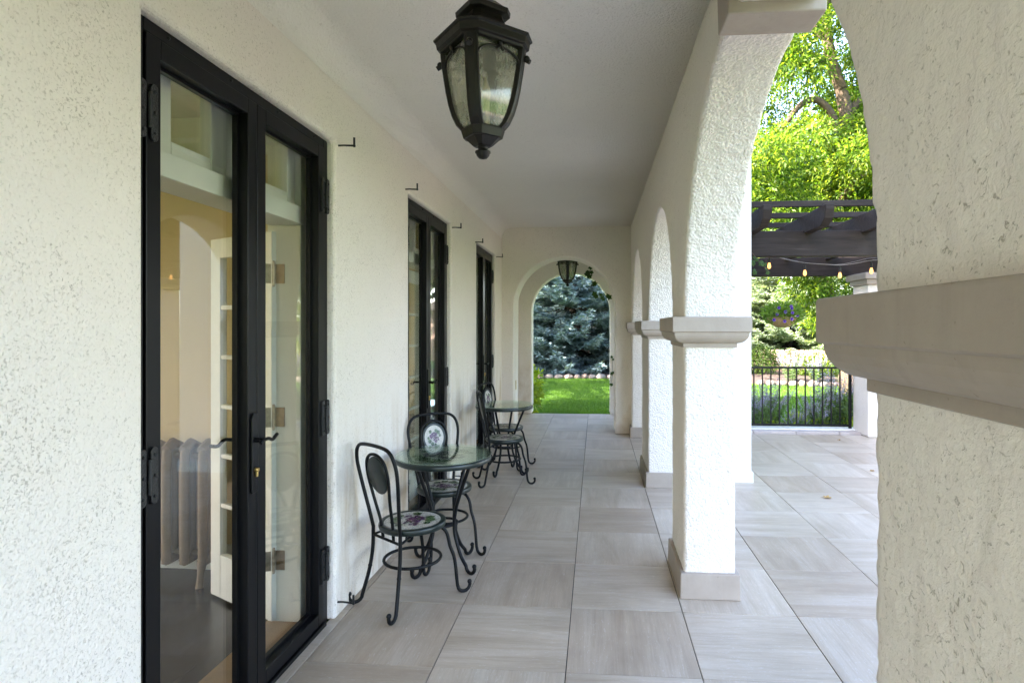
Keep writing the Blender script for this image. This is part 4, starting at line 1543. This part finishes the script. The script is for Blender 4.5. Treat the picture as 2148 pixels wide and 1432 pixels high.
# blades of grass
def grass(x0, x1, y0, y1, n, h=0.05):
    p = np.stack([RNG.uniform(x0, x1, n), RNG.uniform(y0, y1, n), np.full(n, LAWN_Z)], 1)
    a = RNG.uniform(0, 2 * PI, n)
    w = RNG.uniform(0.004, 0.008, n)
    hh = h * RNG.uniform(0.6, 1.3, n)
    side = np.stack([np.cos(a), np.sin(a), np.zeros(n)], 1)
    tilt = RNG.normal(size=(n, 2)) * 0.35
    tip = p + np.stack([tilt[:, 0] * hh, tilt[:, 1] * hh, hh], 1)
    return np.stack([p - side * w[:, None], p + side * w[:, None], tip], 1)
gv = np.concatenate([grass(-3.2, 1.8, 10.6, 14.0, 70000), grass(-3.6, 2.2, 14.0, 19.25, 60000, 0.055), grass(2.2, 7.6, 10.2, 17.9, 60000, 0.055)])
o = bpy.data.objects.new('grass', np_mesh('grass', gv, 3, M['grass']))
link(o)
tag(o, 'short green lawn grass beyond the porch', 'grass', kind='stuff')

# blue spruce
def make_spruce(seed, H, Rb, zb):
    rnd = random.Random(seed)
    quads = []
    br = MB()
    trunk = MB()
    trunk.tube([(0, 0, -0.1), (0.02, 0.0, H * 0.5), (0, 0, H)], [0.17, 0.10, 0.02], 10)
    z = zb
    pos, dirs, ln, wd = [], [], [], []
    while z < H - 0.25:
        f = (z - zb) / (H - zb)
        L0 = Rb * (1 - f) ** 0.8 * (0.75 + 0.25 * min(1, f * 8))
        nb = max(8, int(15 * (1 - f) + 8))
        for k in range(nb):
            az = rnd.uniform(0, 2 * PI)
            L = L0 * rnd.uniform(0.72, 1.12) + 0.15
            drop = rnd.uniform(0.10, 0.26) if f < 0.5 else rnd.uniform(-0.15, 0.1)
            d = Vector((math.cos(az), math.sin(az), 0))
            s = Vector((-math.sin(az), math.cos(az), 0))
            prev = None
            n = max(4, int(L / 0.085))
            path = []
            for i in range(n + 1):
                t = i / n
                p = d * (L * t) + Vector((0, 0, z - drop * L * math.sin(t * PI * 0.62) + 0.16 * L * t * t)) + s * (0.05 * L * math.sin(t * 3 + az * 5))
                path.append(p)
            if L > 0.5:
                br.tube([path[0], path[n // 2], path[-1]], [0.018, 0.01, 0.003], 4, caps=False)
            for i in range(1, n + 1):
                t = i / n
                if t < 0.22:
                    continue
                tw = (0.10 + 0.42 * L * 0.5 * (1 - t) ** 0.7 * min(1, t * 3)) * rnd.uniform(0.7, 1.2)
                tw = min(tw, 0.6)
                for sg in (-1, 1):
                    dd = (d * 0.75 + s * sg * rnd.uniform(0.6, 1.0) + Vector((0, 0, rnd.uniform(-0.16, 0.12)))).normalized()
                    m_ = max(1, int(tw / 0.12))
                    for j in range(m_):
                        q = path[i] + dd * (tw * j / m_) + Vector((0, 0, -0.25 * (tw * j / m_) ** 1.5))
                        for w_ in range(3):
                            e = (dd + Vector((rnd.gauss(0, .3), rnd.gauss(0, .3), rnd.gauss(0.12, .2)))).normalized()
                            pos.append(q); dirs.append(e); ln.append(rnd.uniform(0.15, 0.24)); wd.append(rnd.uniform(0.03, 0.052))
                if i == n:
                    for w_ in range(3):
                        e = (d + Vector((rnd.gauss(0, .2), rnd.gauss(0, .2), rnd.gauss(0, .2)))).normalized()
                        pos.append(path[i]); dirs.append(e); ln.append(0.2); wd.append(0.045)
        z += rnd.uniform(0.18, 0.27)
    V = leaves(np.array(pos), np.array(dirs), np.array(ln), np.array(wd))
    print('spruce quads', len(V))
    return np_mesh('spruce_needles', V, 4, M['spruce']), br.mesh('branch', M['dark_bark']), trunk.mesh('trunk', M['dark_bark'])
sp_me = make_spruce(5, 8.8, 3.9, 0.25)
def spruce(label, loc, rot, sc=1.0, pale=False):
    t = thing('blue_spruce', label, 'tree', loc, rot, 'blue spruces at the garden edge')
    t.scale = (sc, sc, sc)
    part('trunk', sp_me[2], None, t)
    part('branch', sp_me[1], None, t, kind='stuff')
    me = sp_me[0]
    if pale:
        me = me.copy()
        me.materials[0] = M['spruce_sun_paint']
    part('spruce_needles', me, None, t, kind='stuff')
    return t
spruce('large blue spruce framed by the arch at the porch end', (-0.9, 22.4, LAWN_Z), 0.4)
spruce('blue spruce standing farther left behind the framed one', (-5.4, 24.2, LAWN_Z), 2.1, 1.05)
spruce('blue spruce rising directly behind the framed one', (-2.6, 26.8, LAWN_Z), 5.0, 1.1)
spruce('blue spruce with sunlight painted into its needles behind the cedar picket fence', (8.3, 26.0, LAWN_Z - 0.2), 3.3, 1.0, True)

# dark board fence behind the spruce
df = thing('board_fence', 'weathered dark board fence in shade behind the framed spruce', 'fence', (-1.0, 24.9, LAWN_Z))
for k in range(36):
    m = MB()
    x = -4.6 + k * 0.21
    m.box(x, x + 0.19 + random.uniform(-0.01, 0.01), 0, 0.022, 0, 1.5 + random.uniform(-0.02, 0.02))
    part('plank', m, M['old_fence'], df)
m = MB()
m.box(-4.6, 3.0, 0.024, 0.07, 0.3, 0.4)
part('fence_rail', m, M['old_fence'], df)
m = MB()
m.box(-4.6, 3.0, 0.024, 0.07, 1.1, 1.2)
part('fence_rail', m, M['old_fence'], df)
# cedar picket fence on the right
pf = thing('picket_fence', 'sunlit cedar picket fence standing behind the lavender bushes', 'fence', (7.2, 22.6, -0.4))
for k in range(26):
    m = MB()
    x = -2.2 + k * 0.175
    h = 1.06 + random.uniform(-0.012, 0.012)
    m.prism([(x, 0), (x + 0.150, 0), (x + 0.150, h - 0.03), (x + 0.12, h), (x + 0.03, h), (x, h - 0.03)], 'y', 0, 0.022)
    part('picket', m, M['fence'], pf)
m = MB()
m.box(-2.3, 2.4, 0.023, 0.065, 0.2, 0.29)
part('fence_rail', m, M['fence'], pf)
m = MB()
m.box(-2.3, 2.4, 0.023, 0.065, 0.78, 0.87)
part('fence_rail', m, M['fence'], pf)

# neighbouring brick garage
ga = thing('brick_garage', 'pale pink brick garage beyond the garden, glimpsed right of the spruce', 'garage', (3.4, 29.0, LAWN_Z))
m = MB()
m.box(-2.6, 2.3, 0, 4.0, 0, 2.55)
part('wall', m, M['brick'], ga)
m = MB()
m.prism([(-2.9, 2.551), (2.6, 2.551), (-0.15, 4.0)], 'y', -0.3, 4.3)
part('roof', m, M['roof'], ga)

# deciduous trees
def leaf_cloud(clumps, n_per, L, W, twig=0.22):
    """clumps: list of (center, radius). compound leaves: a twig carries several pointed leaflets"""
    out = []
    for (c, r, k) in clumps:
        n = int(n_per * k)
        u = norm(RNG.normal(size=(n, 3))) * (RNG.random((n, 1)) ** 0.45) * r
        u[:, 2] *= 0.72
        base = np.array(c) + u
        d = norm(u + RNG.normal(size=(n, 3)) * 0.9 * r * 0.6 + np.array([0, 0, -0.15 * r]))
        s = norm(np.cross(d, RNG.normal(size=(n, 3))))
        for j in range(5):
            t = j / 4.0
            sg = 1 if j % 2 else -1
            p = base + d * twig * t
            dd = d * (0.55 if j < 4 else 1.0) + s * (sg * 0.85 if j < 4 else 0) + np.array([0, 0, -0.25])
            out.append(leaves(p, dd, L * RNG.uniform(0.75, 1.2, n), W * RNG.uniform(0.8, 1.15, n), 0.1))
    return np.concatenate(out)

ash = thing('ash_tree', 'tall ash tree with a crooked trunk beyond the pergola, seen through the big arch', 'tree', (6.55, 15.4, LAWN_Z))
def AP(x, y, z):
    return (x - 6.55, y - 15.4, z - LAWN_Z)
m = MB()
m.tube(smooth_path([AP(6.60, 15.4, -0.25), AP(6.45, 15.4, 0.5), AP(6.15, 15.45, 1.6), AP(5.82, 15.48, 2.7), AP(5.9, 15.5, 4.0), AP(6.32, 15.5, 5.6), AP(6.42, 15.5, 6.6), AP(6.28, 15.5, 7.5), AP(6.0, 15.5, 8.4), AP(5.9, 15.5, 9.6), AP(6.1, 15.5, 11.0)], 5),
       [0.34] * 5 + [0.25] * 5 + [0.21] * 10 + [0.185] * 5 + [0.17] * 10 + [0.15] * 5 + [0.13] * 5 + [0.10] * 6, 14)
part('trunk', m, M['bark'], ash)
LIMBS = [
    [AP(6.25, 15.4, 7.6), AP(5.95, 15.35, 8.15), AP(5.55, 15.3, 8.35), AP(4.9, 15.2, 8.6)],
    [AP(6.28, 15.45, 6.2), AP(5.95, 15.35, 6.95), AP(5.55, 15.3, 7.28), AP(5.15, 15.25, 7.12), AP(4.75, 15.2, 6.6), AP(4.35, 15.1, 5.95), AP(4.0, 15.0, 5.6)],
    [AP(5.85, 15.5, 3.6), AP(6.8, 15.2, 4.8), AP(8.0, 15.0, 5.6), AP(9.2, 14.8, 6.0)],
    [AP(6.3, 15.5, 6.8), AP(7.2, 15.8, 7.8), AP(8.4, 16.0, 8.6)],
    [AP(5.82, 15.5, 3.0), AP(5.0, 15.2, 3.9), AP(4.0, 14.9, 4.5), AP(3.0, 14.7, 4.8)],
    [AP(6.0, 15.5, 8.8), AP(5.2, 15.8, 9.8), AP(4.2, 16.0, 10.6)],
    [AP(5.9, 15.5, 4.2), AP(6.2, 14.4, 5.0), AP(6.6, 13.4, 5.4)],
]
for i, lp in enumerate(LIMBS):
    m = MB()
    sp = smooth_path(lp, 5)
    r0 = 0.115 if i > 1 else (0.11, 0.10)[i]
    m.tube(sp, [r0 * (1 - 0.55 * k / len(sp)) for k in range(len(sp))], 9)
    part('limb', m, M['bark'], ash)
clumps = []
rnd = random.Random(21)
def ashclump(x, y, z, r, k=1.0):
    clumps.append((AP(x, y, z), r, k))
# lower skirt hanging over the pergola
for _ in range(34):
    ashclump(rnd.uniform(2.6, 10.0), rnd.uniform(13.2, 17.0), rnd.uniform(3.7, 5.6), rnd.uniform(0.55, 0.95))
for _ in range(40):
    ashclump(rnd.uniform(2.8, 10.0), rnd.uniform(14.5, 18.0), rnd.uniform(5.4, 7.4), rnd.uniform(0.5, 0.8), 0.8)
for _ in range(64):
    ashclump(rnd.uniform(3.0, 9.6), rnd.uniform(14.0, 18.6), rnd.uniform(7.4, 11.5), rnd.uniform(0.6, 1.0))
# some low sprays under the beam line
for (x, z, r) in ((5.3, 2.9, 0.45), (5.0, 2.5, 0.4), (5.55, 2.35, 0.4), (6.4, 2.75, 0.4), (6.6, 2.4, 0.35), (4.4, 3.2, 0.5), (5.4, 1.75, 0.3), (4.9, 3.2, 0.5), (6.2, 3.3, 0.5)):
    ashclump(x, 14.8, z, r, 0.55)
for (x, z, r) in ((5.6, 8.9, 0.5), (6.5, 8.1, 0.45), (6.0, 5.2, 0.6), (6.6, 4.8, 0.6), (5.4, 6.2, 0.5), (5.2, 8.0, 0.45), (6.3, 6.3, 0.4)):
    ashclump(x, 14.6, z, r, 0.6)
# drop clumps where sky shows between the limbs
def keep(c):
    x, y, z = c[0][0] + 6.55, c[0][1] + 15.4, c[0][2] + LAWN_Z
    d = y * 0.9971 - x * 0.0762
    px = 1156 + 1227 * (x * 0.9971 + y * 0.0762) / d
    py = 684.6 - 1227 * (z - 1.538) / d
    return not (abs(px - 1695) < 45 and abs(py - 205) < 38)
clumps = [c for c in clumps if keep(c)]
V = leaf_cloud(clumps, 215, 0.125, 0.045)
print('ash quads', len(V))
part('crown', np_mesh('ash_crown', V, 4, M['ash_leaf']), None, ash, kind='stuff')

# generic broadleaf tree, shared mesh
def generic_crown(seed, R0, H0, n_clumps, n_per, L, W, mat):
    rnd_ = random.Random(seed)
    cl = []
    for _ in range(n_clumps):
        u = norm(np.array([[rnd_.gauss(0, 1), rnd_.gauss(0, 1), rnd_.gauss(0, 1)]]))[0] * rnd_.random() ** 0.4
        cl.append(((u[0] * R0, u[1] * R0, H0 + u[2] * R0 * 0.85), rnd_.uniform(0.55, 1.0) * R0 * 0.32, 1.0))
    return np_mesh('broadleaf_crown', leaf_cloud(cl, n_per, L, W, twig=L * 1.6), 4, mat)
def generic_trunk(h):
    m = MB()
    m.tube(smooth_path([(0, 0, -0.2), (0.06, 0.03, h * 0.4), (-0.05, 0.05, h)], 5), [0.24 - 0.012 * k for k in range(11)], 10)
    return m.mesh('trunk', M['bark'])
gc = generic_crown(3, 2.9, 5.4, 32, 22, 0.26, 0.12, M['dark_leaf'])
gcb = generic_crown(4, 3.1, 5.4, 46, 75, 0.26, 0.12, M['ash_leaf'])
gt = generic_trunk(5.0)
def tree(label, x, y, sc, crown, rot):
    t = thing('broadleaf_tree', label, 'tree', (x, y, LAWN_Z), rot, 'leafy trees around the garden')
    t.scale = (sc, sc, sc)
    part('trunk', gt, None, t)
    part('crown', crown, None, t, kind='stuff')
TREES = [  # the first three are unseen, added to dapple the lawn and shade the spruce
    ('unseen dark leafy tree added left of the lawn to shade it, just past the house end', -6.6, 11.9, 1.0, gc, 0.3),
    ('unseen dark leafy tree added left of the lawn to shade it, before the left spruce', -8.2, 15.6, 1.1, gc, 1.4),
    ('unseen dark leafy tree added far left of the lawn to shade the spruce', -8.6, 17.4, 1.7, gc, 2.2),
    ('bright green tree behind the pale spruce on the right', 12.5, 27.5, 1.5, gcb, 0.9),
    ('bright green tree rising behind the brick garage', 4.6, 36.0, 1.7, gcb, 2.9),
    ('bright green tree behind the framed spruce', -3.0, 36.0, 1.6, gcb, 5.2),
    ('bright green tree at the right edge of the garden', 13.5, 18.5, 1.35, gcb, 3.7),
    ('dark green tree across the terrace from the doors', 15.5, 8.5, 1.3, gc, 5.0),
    ('bright green tree far across the terrace near the garden corner', 16.0, 1.5, 1.3, gcb, 1.9),
]
for a in TREES:
    tree(*a)

# shrubs
def shrub(name, label, loc, r, h, n, L, W, mat, cat='shrub', group=None):
    t = thing(name, label, cat, loc, 0, group)
    u = norm(RNG.normal(size=(n, 3))) * (RNG.random((n, 1)) ** 0.35)
    p = u * np.array([r, r, h * 0.5]) + np.array([0, 0, h * 0.5])
    p += 0.12 * r * np.sin(p[:, [1, 2, 0]] * 9 / r)
    d = u + RNG.normal(size=(n, 3)) * 0.5 + np.array([0, 0, 0.2])
    part('foliage', np_mesh('foliage', leaves(p, d, L * RNG.uniform(0.7, 1.2, n), W * RNG.uniform(0.7, 1.2, n), 0.15), 4, mat), None, t, kind='stuff')
    m = MB()
    for k in range(5):
        a = 2 * PI * k / 5
        m.tube([(0.03 * math.cos(a), 0.03 * math.sin(a), -0.03), (r * 0.35 * math.cos(a), r * 0.35 * math.sin(a), h * 0.6)], [0.012, 0.004], 5)
    part('stem', m, M['bark'], t)
    return t
shrub('shrub', 'lime green leafy shrub at the left foot of the garden arch', (-1.42, 11.35, LAWN_Z), 0.36, 1.05, 800, 0.12, 0.075, M['lime_leaf'])
shrub('shrub', 'yellow green bush in sun right of the picket fence', (8.9, 20.6, LAWN_Z - 0.1), 1.0, 1.45, 3500, 0.12, 0.06, M['lime_leaf'])
shrub('shrub', 'dark green bush in front of the left end of the picket fence', (5.65, 21.0, LAWN_Z), 0.75, 1.05, 2400, 0.10, 0.05, M['dark_leaf'])
shrub('shrub', 'low green bush before the right half of the picket fence', (7.35, 20.4, LAWN_Z), 0.75, 0.75, 2000, 0.10, 0.05, M['ash_leaf'])
shrub('shrub', 'dark leafy bush beside the white column behind the railing end', (4.12, 10.0, LAWN_Z), 0.38, 0.72, 1500, 0.05, 0.03, M['dark_leaf'])
gl = []
for (x, y, r_) in [(RNG.uniform(1.9, 4.5), RNG.uniform(9.15, 10.5), RNG.uniform(0.1, 0.22)) for _ in range(46)]:
    n = 60
    u = norm(RNG.normal(size=(n, 3))) * (RNG.random((n, 1)) ** 0.4) * np.array([r_, r_, r_ * 0.8])
    p = u + np.array([x, y, LAWN_Z + 0.04 + r_ * 0.55])
    gl.append(leaves(p, u + np.array([0, 0, 0.1]) + RNG.normal(size=(n, 3)) * 0.08, 0.06 * RNG.uniform(0.7, 1.3, n), 0.035 * RNG.uniform(0.7, 1.3, n), 0.1))
o = bpy.data.objects.new('groundcover', np_mesh('groundcover', np.concatenate(gl), 4, M['lime_leaf']))
link(o)
tag(o, 'low lime green ground cover between the lavender bushes', 'ground cover', kind='stuff')
shrub('hedge', 'clipped green hedge far across the terrace', (13.0, 5.0, LAWN_Z), 2.4, 1.6, 6000, 0.2, 0.1, M['dark_leaf'], 'hedge')

# lavender / russian sage clumps
def make_sage(seed, h, r, n_st):
    rnd_ = random.Random(seed)
    st_pos, st_dir, fl_pos, fl_dir = [], [], [], []
    stems = MB()
    for _ in range(n_st):
        a = rnd_.uniform(0, 2 * PI)
        lean = rnd_.random() ** 0.7 * r
        hh = h * rnd_.uniform(0.65, 1.1)
        base = Vector((0.25 * lean * math.cos(a), 0.25 * lean * math.sin(a), 0))
        tip = Vector((lean * math.cos(a), lean * math.sin(a), hh))
        mid = base.lerp(tip, 0.5) + Vector((0, 0, hh * 0.08))
        pth = bez(base, mid, tip, 8)
        stems.tube([pth[0], pth[4], pth[7]], [0.003, 0.0025, 0.0012], 3, caps=False)
        for i in range(1, 5):
            for _k in range(9):
                st_pos.append(pth[i]); st_dir.append((rnd_.gauss(0, 1), rnd_.gauss(0, 1), 0.6))
        for i in np.linspace(4.5, 7, 9):
            j = min(6, int(i)); f = i - j
            q = np.array(pth[j]) * (1 - f) + np.array(pth[j + 1]) * f
            for _k in range(3):
                fl_pos.append(q); fl_dir.append((rnd_.gauss(0, 1), rnd_.gauss(0, 1), rnd_.gauss(0.5, .6)))
    lf = leaves(np.array(st_pos), np.array(st_dir), 0.055, 0.016)
    fl = leaves(np.array(fl_pos), np.array(fl_dir), 0.026, 0.016)
    return np_mesh('sage_foliage', lf, 4, M['sage_leaf']), np_mesh('sage_flowers', fl, 4, M['sage_flower']), stems.mesh('stem', M['sage_leaf'])
sages = [make_sage(1, 0.74, 0.40, 46), make_sage(2, 0.60, 0.36, 40)]
SAGE = [
    (1.95, 9.45, 0, 0.95, 'lavender bush hidden partly by the wing wall behind the railing'),
    (2.45, 9.40, 1, 1.0, 'lavender bush right behind the railing, next to the wing wall'),
    (2.78, 9.75, 0, 0.95, 'lavender bush behind the railing, second from the wing wall'),
    (3.12, 9.45, 1, 0.6, 'low lavender bush behind the middle of the railing'),
    (3.52, 9.75, 1, 0.85, 'lavender bush behind the railing near its right post'),
    (3.92, 9.9, 0, 1.12, 'tall lavender bush behind the right post of the railing'),
    (6.0, 18.6, 0, 1.05, 'far lavender bush before the picket fence, left of the bed'),
    (6.75, 18.5, 1, 1.2, 'far lavender bush before the picket fence, middle of the bed'),
    (7.45, 18.3, 0, 1.15, 'far lavender bush before the picket fence, right of the bed'),
]
for i, (x, y, k, sc, lb) in enumerate(SAGE):
    t = thing('lavender_bush', lb, 'bush', (x, y, LAWN_Z + 0.04), i * 1.3, 'lavender bushes in the beds behind the railing')
    t.scale = (sc * 1.15, sc * 1.15, sc * 1.1)
    part('foliage', sages[k][0], None, t, kind='stuff')
    part('flowers', sages[k][1], None, t, kind='stuff')
    part('stem', sages[k][2], None, t, kind='stuff')

# ivy sprigs at the end arch and on the pergola
def ivy_leaf(m, c, r, ang, facing):
    n = 10
    f = Vector(facing).normalized()
    u = f.orthogonal().normalized()
    w = f.cross(u)
    pts = []
    for k in range(n):
        a = 2 * PI * k / n
        q = r * (0.6 + 0.4 * abs(math.cos(2.5 * a)))
        pts.append(Vector(c) + (u * math.cos(a + ang) + w * math.sin(a + ang)) * q)
    pts.append(Vector(c) + f * r * 0.12)
    m.add(pts, [(k, (k + 1) % n, n) for k in range(n)])
def ivy(label, path, leaf_at, r, name='ivy_vine'):
    t = thing(name, label, 'ivy', path[0])
    o0 = Vector(path[0])
    m = MB()
    m.tube(smooth_path([Vector(p) - o0 for p in path], 4), 0.0028, 5)
    part('stem', m, M['bark'], t)
    for c in leaf_at:
        for _ in range(2):
            mm = MB()
            cc = Vector(c) - o0 + Vector((random.uniform(-r, r), random.uniform(-0.02, 0.02), random.uniform(-r, r))) * 0.8
            ivy_leaf(mm, cc, r * random.uniform(0.7, 1.15), random.uniform(0, 6), (random.uniform(-.5, .5), -1, random.uniform(-.3, .5)))
            part('leaf', mm, M['ivy'], t)
ivy('dark ivy sprig dangling across the top right of the end arch', [(0.26, 10.24, 2.06), (0.12, 10.2, 2.02), (0.0, 10.18, 2.1), (-0.08, 10.18, 2.25), (-0.12, 10.18, 2.47)],
    [(-0.12, 10.18, 2.52), (-0.10, 10.18, 2.46), (-0.15, 10.18, 2.42), (-0.06, 10.18, 2.30), (0.02, 10.18, 2.10), (0.09, 10.19, 2.05), (0.16, 10.2, 2.03), (0.2, 10.2, 2.08)], 0.055)
ivy('small ivy sprig on the right jamb of the end arch', [(0.255, 10.25, 0.52), (0.29, 10.24, 0.7), (0.285, 10.24, 0.9), (0.29, 10.24, 1.0)],
    [(0.285, 10.24, 0.98), (0.285, 10.24, 0.74), (0.25, 10.24, 0.54)], 0.035)
ivy('pale trailing vine hanging from the front pergola beam', [(1.66, 6.40, 2.33), (1.72, 6.38, 2.25), (1.78, 6.38, 2.18), (1.83, 6.38, 2.12)],
    [(1.70, 6.38, 2.27), (1.74, 6.38, 2.22), (1.78, 6.38, 2.18), (1.82, 6.38, 2.13), (1.68, 6.38, 2.2), (1.69, 6.38, 2.12)], 0.03, 'trailing_vine')

# fallen leaves on the terrace
LITTER = [
    (2.07, 5.42, 'curled dry leaf on the terrace right of the second pillar'),
    (2.63, 4.42, 'flat dry leaf on the terrace close to the near right pier'),
    (2.93, 6.46, 'small dark dry leaf in the middle of the terrace'),
    (3.27, 8.16, 'tiny dry leaf on the terrace near the railing curb'),
]
for k, (x, y, lb) in enumerate(LITTER):
    m = MB()
    n = 12
    r = (0.045, 0.04, 0.025, 0.02)[k]
    pts = [(r * (0.55 + 0.45 * abs(math.cos(2.5 * 2 * PI * i / n))) * math.cos(2 * PI * i / n), r * (0.55 + 0.45 * abs(math.cos(2.5 * 2 * PI * i / n))) * math.sin(2 * PI * i / n), 0.004 + 0.018 * random.random()) for i in range(n)]
    m.add(pts + [(0, 0, 0.003)], [(i, (i + 1) % n, n) for i in range(n)])
    m.tube([(0, 0, 0.003), (-r * 1.3, 0.004, 0.006)], 0.0012, 4)
    o = part('fallen_leaf', m, M['dead_leaf'], None, loc=(x, y, 0.001))
    tag(o, lb, 'leaf', 'dry leaves on the terrace')
